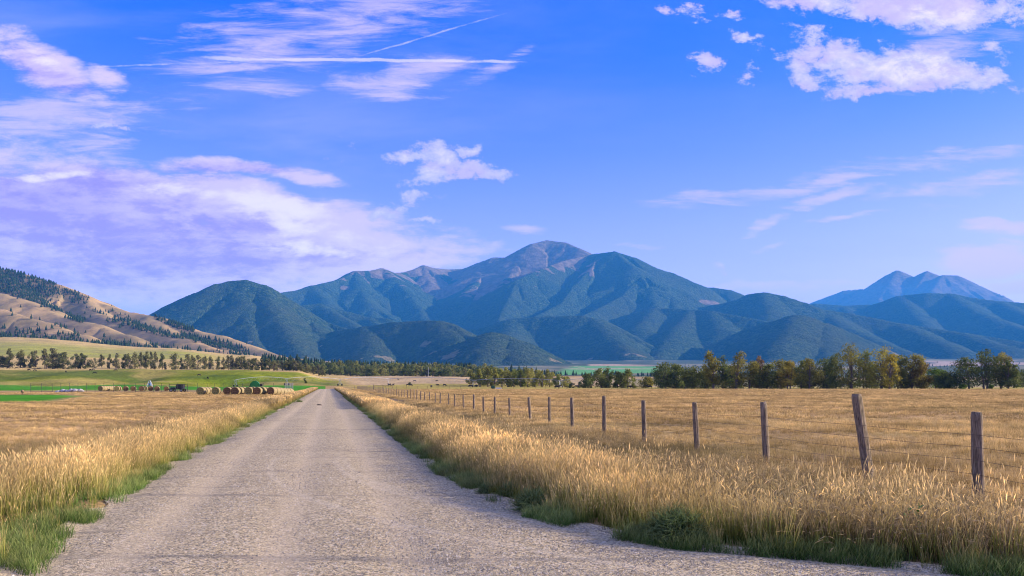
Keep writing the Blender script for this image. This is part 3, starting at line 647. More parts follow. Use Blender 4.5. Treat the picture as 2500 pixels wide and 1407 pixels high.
def grass_mat(name, foot, mid, tip, var=0.3):
    """blades: colour runs from foot to tip and differs from tuft to tuft and across the field"""
    m = bpy.data.materials.new(name); m.use_nodes = True; t = NT(m.node_tree); t.n.clear()
    out = t.new('ShaderNodeOutputMaterial'); oi = t.new('ShaderNodeObjectInfo'); geo = t.new('ShaderNodeNewGeometry')
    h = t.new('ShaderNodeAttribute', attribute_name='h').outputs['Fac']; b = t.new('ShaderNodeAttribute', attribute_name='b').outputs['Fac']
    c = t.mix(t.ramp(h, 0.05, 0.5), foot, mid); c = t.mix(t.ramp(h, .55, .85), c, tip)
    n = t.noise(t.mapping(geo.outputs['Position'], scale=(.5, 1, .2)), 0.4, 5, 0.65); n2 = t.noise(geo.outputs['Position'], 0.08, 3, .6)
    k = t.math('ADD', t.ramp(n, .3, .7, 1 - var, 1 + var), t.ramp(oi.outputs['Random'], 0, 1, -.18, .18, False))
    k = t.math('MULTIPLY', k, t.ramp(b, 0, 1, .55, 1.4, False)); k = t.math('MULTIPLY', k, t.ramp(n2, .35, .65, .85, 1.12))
    n3 = t.noise(t.mapping(geo.outputs['Position'], loc=(31, 7, 0), scale=(.4, 1, .1)), 0.22, 4, .6)
    c = t.mix(t.ramp(n3, .46, .64, 0, .7), c, (0.20, 0.17, 0.075))
    s = t.vmath('SCALE', c); t.l.new(k, s.node.inputs['Scale'])
    d = t.new('ShaderNodeBsdfDiffuse'); tr = t.new('ShaderNodeBsdfTranslucent'); mx = t.new('ShaderNodeMixShader'); mx.inputs[0].default_value = .3
    t.l.new(s, d.inputs[0]); t.l.new(s, tr.inputs[0]); t.l.new(d.outputs[0], mx.inputs[1]); t.l.new(tr.outputs[0], mx.inputs[2]); t.l.new(mx.outputs[0], out.inputs[0])
    return m
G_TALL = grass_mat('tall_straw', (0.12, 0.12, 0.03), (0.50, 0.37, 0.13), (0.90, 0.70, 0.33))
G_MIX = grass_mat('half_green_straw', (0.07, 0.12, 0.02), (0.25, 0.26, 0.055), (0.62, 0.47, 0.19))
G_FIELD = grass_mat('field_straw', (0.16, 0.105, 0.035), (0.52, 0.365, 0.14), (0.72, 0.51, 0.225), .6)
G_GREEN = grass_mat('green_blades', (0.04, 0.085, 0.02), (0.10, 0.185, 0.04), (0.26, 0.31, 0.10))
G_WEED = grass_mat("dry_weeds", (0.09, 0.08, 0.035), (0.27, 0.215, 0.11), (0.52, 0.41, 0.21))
BARK = mat_simple('bark', (0.13, 0.105, 0.085), .95, .4, 3.0)
WOOD = None

def clump(name, mat, n, h0, h1, rad, width, bend, seed, head=0.0, seg=3):
    rs = np.random.RandomState(seed)
    V = []; Q = []; Hh = []; Bb = []
    def quadstrip(pts, ws, side, hv, bv):
        base = len(V)
        for p, w, hh in zip(pts, ws, hv):
            V.append(p - side * w); V.append(p + side * w); Hh.extend([hh, hh]); Bb.extend([bv, bv])
        for i in range(len(pts) - 1):
            k = base + 2 * i; Q.append((k, k + 1, k + 3, k + 2))
    for i in range(n):
        r = rad * math.sqrt(rs.rand()); a = rs.rand() * 6.283; p0 = np.array([r * math.cos(a), r * math.sin(a), -0.03])
        hh = h0 + (h1 - h0) * rs.rand() ** 0.8; an = rs.rand() * 6.283; lean = np.array([math.cos(an), math.sin(an), 0]) * bend * hh * (0.3 + rs.rand())
        sa = rs.rand() * 6.283; side = np.array([math.cos(sa), math.sin(sa), 0]); bv = rs.rand()
        ts = np.linspace(0, 1, seg + 1)
        pts = [p0 + np.array([0, 0, hh * t * (1 - .15 * bend * t)]) + lean * t * t for t in ts]
        ws = [width * .5 * (1 - .75 * t) for t in ts]
        quadstrip(pts, ws, side, list(ts * (.8 if head else 1)), bv)
        if head:
            top = pts[-1]; d = (pts[-1] - pts[-2]); d = d / np.linalg.norm(d); L = head * (.7 + .6 * rs.rand())
            for q in range(2):
                sd2 = np.array([math.cos(sa + q * 1.57), math.sin(sa + q * 1.57), 0])
                quadstrip([top - d * L * .5, top, top + d * L * .5 + lean * .12], [width * .3, width * 1.5, width * .25], sd2, [.85, 1, 1], bv)
    me = bpy.data.meshes.new(name); V = np.array(V, np.float32); me.vertices.add(len(V)); me.vertices.foreach_set('co', V.ravel()); set_quads(me, Q)
    vflo(me, 'h', Hh); vflo(me, 'b', Bb); me.materials.append(mat)
    return me

def scatter(name, protos, pts, scl, label, cat, seed=0, tilt=0.12, kind='stuff', zs=None):
    """real tufts instanced on a point mesh with geometry nodes"""
    pts = np.asarray(pts, np.float32)
    col = bpy.data.collections.new(name + '_kinds')
    for i, me in enumerate(protos):
        o = bpy.data.objects.new('%s_kind' % name, me); col.objects.link(o)
    me = bpy.data.meshes.new(name); me.vertices.add(len(pts)); me.vertices.foreach_set('co', pts.ravel())
    rs = np.random.RandomState(seed + 7)
    rot = np.stack([rs.randn(len(pts)) * tilt, rs.randn(len(pts)) * tilt, rs.rand(len(pts)) * 6.283], -1).astype(np.float32)
    a = me.attributes.new('rot', 'FLOAT_VECTOR', 'POINT'); a.data.foreach_set('vector', rot.ravel())
    s3 = np.repeat(np.asarray(scl, np.float32)[:, None], 3, 1)
    if zs is not None: s3[:, 2] *= zs
    a = me.attributes.new('scl', 'FLOAT_VECTOR', 'POINT'); a.data.foreach_set('vector', s3.ravel())
    a = me.attributes.new('idx', 'INT', 'POINT'); a.data.foreach_set('value', rs.randint(0, len(protos), len(pts)).astype(np.int32))
    ng = bpy.data.node_groups.new(name, 'GeometryNodeTree')
    ng.interface.new_socket('Geometry', in_out='INPUT', socket_type='NodeSocketGeometry'); ng.interface.new_socket('Geometry', in_out='OUTPUT', socket_type='NodeSocketGeometry')
    N = ng.nodes; L = ng.links
    gi = N.new('NodeGroupInput'); go = N.new('NodeGroupOutput'); ip = N.new('GeometryNodeInstanceOnPoints'); ci = N.new('GeometryNodeCollectionInfo')
    ci.inputs['Collection'].default_value = col; ci.inputs['Separate Children'].default_value = True; ci.inputs['Reset Children'].default_value = True
    def na(nm, ty):
        n = N.new('GeometryNodeInputNamedAttribute'); n.data_type = ty; n.inputs['Name'].default_value = nm; return n.outputs['Attribute']
    L.new(gi.outputs[0], ip.inputs['Points']); L.new(ci.outputs[0], ip.inputs['Instance']); ip.inputs['Pick Instance'].default_value = True
    L.new(na('idx', 'INT'), ip.inputs['Instance Index']); L.new(na('scl', 'FLOAT_VECTOR'), ip.inputs['Scale'])
    er = N.new('FunctionNodeEulerToRotation'); L.new(na('rot', 'FLOAT_VECTOR'), er.inputs[0]); L.new(er.outputs[0], ip.inputs['Rotation'])
    L.new(ip.outputs[0], go.inputs[0])
    o = obj(name, me, None, None, kind=kind, label=label, category=cat)
    o.modifiers.new('scatter', 'NODES').node_group = ng
    return o

# ------------------------------------------------------------------ cottonwoods and conifers
_O1 = 'first second third fourth fifth sixth seventh eighth ninth tenth eleventh twelfth thirteenth fourteenth fifteenth sixteenth seventeenth eighteenth nineteenth'.split()
_T1 = 'twenty thirty forty fifty sixty seventy eighty ninety'.split(); _T2 = 'twentieth thirtieth fortieth fiftieth sixtieth seventieth eightieth ninetieth'.split()
def nth(i):
    i += 1
    return _O1[i - 1] if i < 20 else (_T2[i // 10 - 2] if i % 10 == 0 else _T1[i // 10 - 2] + '-' + _O1[i % 10 - 1])

LEAF = leaf_mat('cottonwood_leaves'); NEEDLE = leaf_mat('needles', trans=.1, vary=.25)
def cottonwood(seed, h, w, leaves, size, lean=0.0, lobes=11, low=0.12, gap=0.0, trunks=1, fill=.9):
    """trunk, limbs reaching into every lobe, and a crown of leaf-sized faces with gaps"""
    rs = random.Random(seed)
    bm = bmesh.new(); cen = []
    for i in range(lobes):
        f = (i + .5) / lobes; a = rs.random() * 6.283
        zc = h * (low + .06 + (1 - low - .2) * f)
        prof = math.sin(math.pi * min(1, (.30 + .64 * f))) ** .6
        rr = w * .5 * prof * (.3 + .55 * rs.random()); 
        rad = w * (.15 + .15 * rs.random()) * (.75 + .35 * prof)
        cen.append((Vector((math.cos(a) * rr + lean * h * f, math.sin(a) * rr, zc)), rad))
    cen.append((Vector((lean * h, 0, h - w * .16)), w * .17))
    for k in range(trunks):
        ox = (k - (trunks - 1) / 2) * w * .12
        top = Vector((lean * h * .75 + ox * 2.5, rs.uniform(-.1, .1) * w, h * .78))
        mid = Vector((lean * h * .3 + ox * 1.6 + rs.uniform(-.03, .03) * h, 0, h * .38))
        r0 = h * .026 / trunks ** .4
        tube(bm, [(ox, 0, -.3), (ox * 1.1 + lean * h * .05, 0, h * .12), mid, top], [r0 * 1.25, r0, r0 * .65, r0 * .18], 6)
    for c, rad in cen:
        st = Vector((lean * h * c.z / h * .6, 0, max(c.z * .55, h * .1)))
        tube(bm, [st, (st + c) / 2 + Vector((0, 0, -.02 * h)), c], [h * .011, h * .007, h * .003], 4)
    tm = bpy.data.meshes.new('trunk'); bm.to_mesh(tm); bm.free(); tm.materials.append(BARK)
    nr = np.random.RandomState(seed); tot = sum(r ** 2 for _, r in cen); V = []; 
    for c, rad in cen:
        n = int(leaves * rad ** 2 / tot)
        sub = 5; sc_ = nr.randn(sub, 3); sc_ = sc_ / np.linalg.norm(sc_, axis=1)[:, None] * rad * .55
        d = nr.randn(n, 3); d /= np.linalg.norm(d, axis=1)[:, None]
        rr = rad * .68 * (nr.rand(n) ** .45)[:, None]
        p = d * rr + sc_[nr.randint(0, sub, n)]; p[:, 2] *= .85
        p += np.array(c)
        p = p[p[:, 2] > h * max(low, .015) * .6]
        nn = d[:len(p)] * .8 + nr.randn(len(p), 3) * .7; nn /= np.linalg.norm(nn, axis=1)[:, None]
        t1 = np.cross(nn, nr.randn(len(p), 3)); t1 /= np.linalg.norm(t1, axis=1)[:, None]; t2 = np.cross(nn, t1)
        s = (size * (.5 + .9 * nr.rand(len(p))))[:, None]
        V.append(np.stack([p - t1 * s * .5, p - t2 * s * .33, p + t1 * s * .5, p + t2 * s * .33], 1))
    V = np.concatenate(V).reshape(-1, 3).astype(np.float32)
    cm = bpy.data.meshes.new('crown'); cm.vertices.add(len(V)); cm.vertices.foreach_set('co', V.ravel()); set_quads(cm, np.arange(len(V)).reshape(-1, 4))
    cm.materials.append(LEAF)
    return tm, cm
def place_tree(name, meshes, loc, col, label, group=None, s=(1, 1, 1), rz=0.0, cat='tree'):
    t = thing(name, label, cat, loc, rz, group); t.scale = s
    a = obj('trunk', meshes[0], None, t); b = obj('crown', meshes[1], None, t); b.color = (*col, 1)
    return t
OLIVE = (0.25, 0.23, 0.05); DARK = (0.125, 0.155, 0.045); MID = (0.19, 0.21, 0.05); YEL = (0.38, 0.32, 0.05); GREY = (0.20, 0.18, 0.10); RUST = (0.23, 0.16, 0.085); FRESH = (0.13, 0.20, 0.035)
# right hand cottonwoods: (column, top row, width px, distance, lean, colour, lobes, label)
RT = [
 (1622, 885, 52, 345, 0.0, DARK, 12, 'dark green bushy cottonwood at the left end of the right hand grove'),
 (1652, 888, 50, 352, 0.0, DARK, 11, 'dark cottonwood second from the left end of the right hand grove'),
 (1690, 897, 56, 346, 0.0, MID, 11, 'low dark cottonwood under the end of the irrigation pipe'),
 (1716, 905, 44, 360, 0.0, MID, 9, 'short dark tree left of the tall left leaning cottonwood'),
 (1742, 856, 46, 340, -0.08, OLIVE, 12, 'tall olive cottonwood with its rounded top leaning left'),
 (1765, 869, 40, 348, 0.0, DARK, 11, 'narrow dark cottonwood with a small square top'),
 (1786, 892, 44, 356, 0.0, DARK, 9, 'short dark cottonwood between two taller leaning ones'),
 (1797, 857, 40, 338, 0.10, OLIVE, 12, 'tall olive cottonwood whose top leans right'),
 (1830, 881, 48, 342, 0.10, OLIVE, 10, 'olive cottonwood with a long slanting pale trunk'),
 (1856, 870, 36, 350, 0.0, RUST, 10, 'thin leaved reddish grey cottonwood with a pointed top'),
 (1872, 886, 46, 340, 0.0, MID, 10, 'mid green cottonwood right of the reddish grey one'),
 (1908, 878, 56, 343, 0.0, OLIVE, 12, 'broad olive cottonwood with yellow patches in the middle of the grove'),
 (1926, 880, 44, 336, 0.0, (0.32, 0.27, 0.05), 11, 'yellow olive cottonwood glowing in the middle of the grove'),
 (1956, 880, 50, 352, 0.0, MID, 10, 'flat topped mid green cottonwood behind the middle of the grove'),
 (1976, 872, 50, 340, 0.0, OLIVE, 11, 'olive cottonwood with one pointed top right of the yellow one'),
 (2014, 874, 56, 344, 0.0, DARK, 11, 'dark cottonwood just left of the tallest pair'),
 (2040, 862, 44, 352, 0.0, DARK, 11, 'dark cottonwood pressed against the left side of the tallest tree'),
 (2078, 843, 78, 338, 0.0, (0.21, 0.20, 0.04), 15, 'tallest broad olive cottonwood behind the leaning fence post'),
 (2112, 852, 50, 350, 0.0, MID, 11, 'green cottonwood between the two tallest ones'),
 (2152, 846, 74, 338, 0.04, (0.30, 0.27, 0.045), 15, 'tall cottonwood turning bright yellow at its top'),
 (2172, 862, 40, 333, 0.04, YEL, 9, 'slender yellow autumn cottonwood in front of the tall one'),
 (2196, 866, 50, 343, 0.0, DARK, 12, 'dark cottonwood right of the yellow topped one'),
 (2226, 866, 54, 340, 0.03, OLIVE, 12, 'olive cottonwood with a blunt top near the right end of the grove'),
 (2250, 878, 50, 338, 0.0, (0.18, 0.14, 0.04), 11, 'brownish green cottonwood with a forked low trunk'),
 (2288, 900, 56, 345, 0.0, FRESH, 10, 'fresh green low tree at the right end of the grove'),
 (2314, 911, 48, 334, 0.0, DARK, 9, 'low dark tree standing last in the right hand grove'),
 (2366, 872, 66, 330, -0.10, DARK, 12, 'dark open cottonwood with bare gaps and a top leaning left'),
 (2406, 852, 58, 332, 0.0, DARK, 14, 'tall dark cottonwood with a dense upright crown in the far right trio'),
 (2444, 860, 48, 334, 0.03, (0.25, 0.23, 0.06), 12, 'thin yellowish cottonwood in the far right trio'),
 (2462, 880, 46, 330, 0.0, DARK, 10, 'dark short cottonwood at the right of the far right trio'),
 (2500, 903, 40, 420, 0.0, DARK, 9, 'round dark tree cut by the right edge of the picture'),
 (1436, 911, 38, 395, 0.0, DARK, 9, 'small dark tree before the far mint green field'),
 (1468, 899, 34, 400, -0.05, MID, 9, 'slim green tree before the mint green field, its top leaning left'),
 (1484, 897, 32, 405, 0.0, DARK, 9, 'slim dark tree with an upright top before the mint green field'),
 (1508, 906, 26, 400, 0.0, MID, 8, 'small round green tree before the far mint green field'),
 (1532, 899, 36, 398, 0.0, MID, 9, 'grey green tree at the right of the four before the mint green field'),
 (1578, 921, 34, 390, 0.0, OLIVE, 8, 'little yellowish bushy tree just left of the right hand grove'),
]
for i, (px, top, w, Y, lean, colr, lb, lab) in enumerate(RT):
    p = on(px, Y); base = HY - (p.z - H) / Y * F
    h = (base - top) / F * Y; wm = w / F * Y
    ms = cottonwood(100 + i, h * 1.03, wm * 1.22, 3500 if w > 40 else 2400, .6, lean, lb + 9, low=-.04 if (i % 4 and px < 2340) else .06, trunks=1 + (i % 3 == 0))
    place_tree('cottonwood_tree', ms, p, colr, lab, 'cottonwoods behind the right hand field')
# shrubs at the feet of the grove
for px, top, w, Y, colr, lab in [(1663, 930, 22, 318, (0.15, 0.19, 0.06), 'pale green bush in front of the dark trees by the irrigation pipe'),
                           (1396, 934, 18, 400, DARK, 'dark bush at the right end of the middle tree belt'), (1545, 936, 16, 380, MID, 'low bush in the pasture left of the little yellowish tree'),
                           (2350, 938, 22, 325, FRESH, 'fresh green bush between the grove and the far right trio'), (745, 922, 12, 480, DARK, 'round dark bush at the foot of the bench'),
                           (1413, 930, 22, 392, DARK, 'dark bush under the leftmost small tree by the mint field'), (2420, 939, 16, 324, FRESH, 'small green bush beneath the far right trio'),
                           (1000, 938, 8, 560, DARK, 'tiny dark bush on the pale stubble rise')]:
    p = on(px, Y); base = HY - (p.z - H) / Y * F; h = max(1.2, (base - top) / F * Y)
    place_tree('bush', cottonwood(int(300 + px), h, w / F * Y * 1.1, 700, .4, 0, 6, low=.0), p, colr, lab, cat='bush')
for i in range(13):
    px = 1612 + i * 56 + (i * 37 % 23); Y = 368 + (i * 13 % 20); p = on(px, Y); h = 6.5 + (i * 29 % 17) * .22
    place_tree('bush', cottonwood(700 + i, h, 8.5, 1300, .55, 0, 12, low=-.05), p, (DARK, MID, DARK, OLIVE)[i % 4], 'tall undergrowth bush, %s from left, filling the back of the right grove' % nth(i), 'undergrowth behind the right grove', cat='bush')
# shared tree kinds for the belts
KINDS = [cottonwood(200 + i, 13.0, 8.0 + (i % 3), 1500, .8, (i % 3 - 1) * .03, 11 + i % 3, low=(.0, .08, -.04)[i % 3], trunks=1 + i % 2) for i in range(7)]
rnd = random.Random(4)
row = [(4, 868, 34), (22, 850, 24), (50, 853, 26), (58, 872, 16), (76, 858, 18), (88, 855, 22), (112, 851, 30), (128, 849, 34), (141, 862, 26), (156, 858, 28), (184, 863, 24), (197, 862, 22), (209, 866, 22), (231, 873, 12),
       (249, 864, 16), (268, 864, 13), (284, 862, 20), (306, 864, 18), (314, 862, 16), (329, 859, 18), (343, 858, 18), (357, 856, 18), (368, 858, 15), (378, 858, 18), (396, 860, 14), (404, 884, 10),
       (428, 861, 22), (443, 873, 14), (458, 862, 20), (470, 866, 15), (482, 865, 20), (500, 868, 18), (514, 869, 15), (534, 869, 13), (546, 872, 14)]
x = 558
while x < 742:
    row.append((x, 868 + (x - 558) * .07 + rnd.uniform(-3, 4), rnd.uniform(17, 24))); x += rnd.uniform(8, 12)
row += [(750, 886, 22), (765, 893, 22), (778, 890, 20), (786, 893, 16), (722, 880, 20)]
LROW = 'cottonwood in the long tree row standing on the bench above the hay bales'
special = {128: 'broadest dense cottonwood of the row above the bench, left of the bales', 231: 'tiny thin tree standing alone in a gap of the tree row on the bench', 4: 'big bushy cottonwood at the left edge of the picture',
           88: 'flat topped bare stemmed cottonwood left of the broad dense trees on the bench', 50: 'open cottonwood with light showing between twin stems near the left edge'}
row.sort()
for i, (px, top, w) in enumerate(row):
    Y = 690 + rnd.uniform(-12, 30); p = on(px, Y); base = HY - (p.z - H) / Y * F; h = (base - top) / F * Y; k = KINDS[rnd.randrange(7)]
    c = random.Random(i).choice([(0.19, 0.19, 0.08), (0.15, 0.16, 0.065), (0.21, 0.205, 0.10), (0.11, 0.125, 0.05)])
    place_tree('cottonwood_tree', k, p, c, special.get(px, 'cottonwood, %s from the left in the tree row on the bench' % nth(i)), 'tree row on the bench', (w / F * Y / 8.5 * 1.1, w / F * Y / 8.5 * 1.1, h / 13.0), rnd.uniform(0, 6.28))
# the belt in the middle distance
n = 0
for rowy, x0_, x1_, Y, t0, t1, w in [(0, 700, 1180, 960, 886, 893, 26), (1, 790, 1180, 900, 890, 899, 24), (2, 760, 1200, 1010, 881, 890, 26)]:
    x = x0_; m_ = 0
    while x < x1_:
        yy = Y + rnd.uniform(-25, 25); p = on(x, yy); base = HY - (p.z - H) / yy * F; top = t0 + (t1 - t0) * (x - x0_) / (x1_ - x0_) + rnd.uniform(-4, 5); h = max(7, (base - top) / F * yy)
        c = rnd.choice([(0.17, 0.20, 0.06), (0.23, 0.24, 0.07), (0.12, 0.15, 0.05), (0.25, 0.25, 0.08)])
        ww = rnd.uniform(.8, 1.25) * w / F * yy / 8.5
        place_tree('cottonwood_tree', rnd.choice(KINDS), p, c, 'round tree, %s from the left in the %s rank of the middle belt' % (nth(m_), ('second', 'front', 'rear')[rowy]), 'trees of the middle belt', (ww, ww, h / 13.0), rnd.uniform(0, 6.28)); m_ += 1
        x += rnd.uniform(11, 17)
for yy0, t_off in ((455, 0), (490, -2)):
    x = 1150 if yy0 > 460 else 1172; m_ = 0
    while x < 1392:
        yy = yy0 + rnd.uniform(-10, 15); p = on(x, yy); base = HY - (p.z - H) / yy * F
        top = np.interp(x, [1150, 1190, 1240, 1300, 1340, 1392], [900, 897, 900, 899, 907, 920]) + rnd.uniform(-3, 4) + t_off; h = (base - top) / F * yy
        c = rnd.choice([(0.28, 0.28, 0.065), (0.24, 0.245, 0.06), (0.16, 0.19, 0.05), (0.32, 0.31, 0.08)]); ww = rnd.uniform(22, 30) / F * yy / 8.5
        place_tree('cottonwood_tree', rnd.choice(KINDS), p, c, 'yellow green tree, %s from left in the %s rank behind the cows' % (nth(m_), 'front' if yy0 < 460 else 'rear'), 'nearer belt of yellow green trees', (ww, ww, h / 13.0), rnd.uniform(0, 6.28)); m_ += 1
        x += rnd.uniform(14, 20)

def conifer(seed, tiers=5, n=7, slim=.26):
    rs = random.Random(seed); bm = bmesh.new()
    tube(bm, [(0, 0, -.05), (0, 0, .25)], [.025, .018], 4)
    for k in range(tiers):
        z0 = .10 + .72 * k / tiers; r = slim * (1 - k / tiers) ** .8 * rs.uniform(.85, 1.15); z1 = z0 + .34 * (1 - .4 * k / tiers)
        a0 = rs.random() * 6; ring = []
        for j in range(n):
            a = a0 + j * 6.283 / n; q = r * rs.uniform(.7, 1.2); ring.append(bm.verts.new((math.cos(a) * q, math.sin(a) * q, z0 - rs.uniform(0, .05))))
        top = bm.verts.new((rs.uniform(-.01, .01), 0, min(1, z1)))
        for j in range(n): bm.faces.new((ring[j], ring[(j + 1) % n], top))
    me = bpy.data.meshes.new('conifer_tree'); bm.to_mesh(me); bm.free(); me.materials.append(CONIFER); return me
CONIFER = mat_simple('conifer_needles', (0.030, 0.052, 0.026), .95, .45, .02, spec=.05)
CON = [conifer(i, 4 + i % 3, 6 + i % 3, .22 + .03 * (i % 4)) for i in range(6)]
def in_poly(x, y, poly):
    r = np.zeros(x.shape, bool); j = len(poly) - 1
    for i in range(len(poly)):
        xi, yi = poly[i]; xj, yj = poly[j]
        c = ((yi > y) != (yj > y)) & (x < (xj - xi) * (y - yi) / (yj - yi + 1e-9) + xi); r ^= c; j = i
    return r
def build_conifers():
    PXh = CX + F * HX / HYY; PYh = HY - F * (HZ - H) / HYY
    vis = PYh <= np.minimum.accumulate(PYh, axis=0) + 1.5
    over = HZ > ground(HX, HYY) + 1
    vis &= over
    den = np.zeros(HX.shape)
    big = [(-700, 560), (-200, 610), (0, 656), (60, 669), (130, 692), (200, 719), (262, 752), (330, 786), (420, 812), (450, 830), (400, 824), (330, 806), (272, 790), (240, 788), (205, 784), (198, 790), (150, 774), (96, 742), (40, 726), (0, 714), (-200, 690), (-700, 650)]
    a = in_poly(PXh, PYh, big); patch = fbm(HX / 160, HYY / 200, 201, 4)
    den = np.where(a, np.interp(PXh, [0, 200, 280, 420], [1.0, .85, .7, .55]) * sm(.34, .5, patch + .12 * (PXh < 220)), den)
    clear = in_poly(PXh, PYh, [(112, 722), (150, 730), (230, 765), (235, 785), (180, 770), (120, 745)]); den = np.where(clear, den * .12, den)
    for poly, k in [([(375, 772), (420, 786), (480, 806), (470, 812), (420, 800), (378, 780)], .8), ([(440, 812), (520, 828), (600, 848), (610, 862), (560, 858), (500, 842), (440, 822)], .8),
                 ([(0, 800), (60, 800), (120, 805), (110, 822), (0, 822)], .35), ([(130, 812), (190, 816), (200, 835), (140, 832)], .45), ([(120, 790), (160, 795), (160, 806), (120, 800)], .2)]:
        den = np.where(in_poly(PXh, PYh, poly), np.maximum(den, k), den)
    foot = 818 + (PXh) * 0.085; band = np.exp(-((PYh - foot - 2) / 5.5) ** 2) * (PXh < 660)
    den = np.maximum(den, band * .9 * sm(.38, .5, fbm(HX / 90, HYY / 90, 207, 3) + .08)); den = np.maximum(den, .012)
    at = hill.data.attributes.new('forest', 'FLOAT', 'POINT'); at.data.foreach_set('value', (np.where(vis | True, den, 0)).astype(np.float32).ravel())
    rs = np.random.RandomState(3); pick = (rs.rand(*HX.shape) < den * .55 * np.clip((HYY / 2600), .6, 1.2)) & vis
    pts = np.stack([HX[pick], HYY[pick], HZ[pick]], -1); pts[:, :2] += rs.uniform(-4, 4, (len(pts), 2))
    h = rs.uniform(9, 17, len(pts))
    # the foot of the hill carries the nearest ones
    fx = rs.uniform(-80, 690, 150); ex = []
    for q in fx:
        y_ = np.interp(q, [-80, 250, 690], [1790, 1880, 2050]) + rs.uniform(-40, 60); ex.append(on(q, y_))
    for q in range(60):
        px_ = rs.uniform(640, 860); ex.append(on(px_, rs.uniform(1250, 1700)))
    pts = np.concatenate([np.array([tuple(v) for v in ex]), pts]); h = np.concatenate([rs.uniform(8, 15, len(ex)), h])
    order = np.argsort(-h / pts[:, 1]); near = order[:298]; rest = order[298:]
    for q in near:
        lab, grp = (('dark conifer in the broken line along the foot of the grassy hill', 'conifers along the foot of the left hill') if q < 150 else
                    ('dark conifer behind the cottonwoods at the right end of the bench', 'conifers behind the end of the bench') if q < 210 else
                    ('dark conifer dotted on the open slope of the dry grassy hill', 'conifers on the slope of the left hill'))
        o = obj('conifer_tree', CON[q % 6], None, None, pts[q], label=lab, category='tree', group=grp)
        o.scale = (h[q],) * 3; o.rotation_euler = (0, 0, float(q) % 6.28)
    return pts[rest], h[rest]
cp, ch = build_conifers()
scatter('conifer_stand', CON, cp, ch, 'dense dark conifer forest along the spine of the left hill', 'forest', 5, 0.02)
rs = np.random.RandomState(9)
fx = []; 
for q in range(420): fx.append(on(rs.uniform(845, 1150), rs.uniform(1080, 1200)))
for q in range(120): fx.append(on(rs.uniform(640, 860), rs.uniform(1080, 1300)))
for q in range(500):
    px_ = rs.uniform(1380, 2560); Yq = rs.uniform(1500, 2800) if px_ < 1640 else rs.uniform(1500, 4800)
    if 1375 < px_ < 1612 and Yq > 1900: continue
    fx.append(on(px_, Yq))
for q in range(260): fx.append(on(rs.uniform(1000, 1370), rs.uniform(1200, 2400)))
fx = np.array([tuple(v) for v in fx]); 
scatter('distant_conifers', CON, fx, np.where(fx[:, 1] < 1300, rs.uniform(14, 22, len(fx)), rs.uniform(8, 14, len(fx))), 'dark conifers massed behind the middle tree belt and across the valley', 'forest', 6, .02)

# ------------------------------------------------------------------ wooden post fence on the right
def post_mat():
    m, t, b = mat_base('weathered_wood', .9, .15)
    tc = t.new('ShaderNodeTexCoord'); P = tc.outputs['Object']
    g = t.noise(t.mapping(P, scale=(14, 14, 1.2)), 3.0, 6, .7, .6); st = t.noise(t.mapping(P, scale=(30, 30, 1)), 2.0, 3, .6)
    c = t.mix(t.ramp(g, .32, .68), (0.085, 0.068, 0.046), (0.33, 0.265, 0.18)); c = t.mix(t.ramp(st, .58, .66, 0, .85), c, (0.03, 0.024, 0.02))
    li = t.noise(P, 9.0, 4, .6); c = t.mix(t.ramp(li, .6, .72, 0, .5), c, (0.16, 0.17, 0.09))
    t.l.new(c, b.inputs['Base Color']); bp = t.new('ShaderNodeBump'); bp.inputs['Strength'].default_value = 1; bp.inputs['Distance'].default_value = .012
    t.l.new(t.math('SUBTRACT', g, st), bp.inputs['Height']); t.l.new(bp.outputs[0], b.inputs['Normal']); return m
WOOD = post_mat(); WIRE = mat_simple('rusty_wire', (0.10, 0.075, 0.06), .6, .3, 3, .6)
STEEL = mat_simple('dark_steel', (0.05, 0.055, 0.05), .6, .3, 3, .4); GALV = mat_simple('galvanised_steel', (0.42, 0.44, 0.46), .45, .2, 2, .6, .5)
def post_mesh(seed, h, r, lean, split=False):
    rs = random.Random(seed); bm = bmesh.new(); N = 12; rings = []
    zs = [-.25, 0, .25, .5, .75, .96, 1.0]
    for zi, f in enumerate(zs):
        ring = []
        for k in range(N):
            a = k * 6.283 / N; rr = r * (1.06 - .10 * f) * (1 + .07 * math.sin(3 * a + seed) + rs.uniform(-.035, .035))
            if split and k in (9, 10) and 0 <= f < 1: rr *= .72
            if zi == len(zs) - 1: rr *= .86
            z = f * h if f >= 0 else f
            ring.append(bm.verts.new((math.cos(a) * rr + lean[0] * max(0, f) , math.sin(a) * rr + lean[1] * max(0, f), z + (rs.uniform(-.008, .012) if zi == len(zs) - 1 else 0))))
        rings.append(ring)
    for a, b in zip(rings, rings[1:]):
        for k in range(N): bm.faces.new((a[k], a[(k + 1) % N], b[(k + 1) % N], b[k])).smooth = True
    bm.faces.new(rings[-1]); bm.normal_update()
    me = bpy.data.meshes.new('post'); bm.to_mesh(me); bm.free(); me.materials.append(WOOD); return me
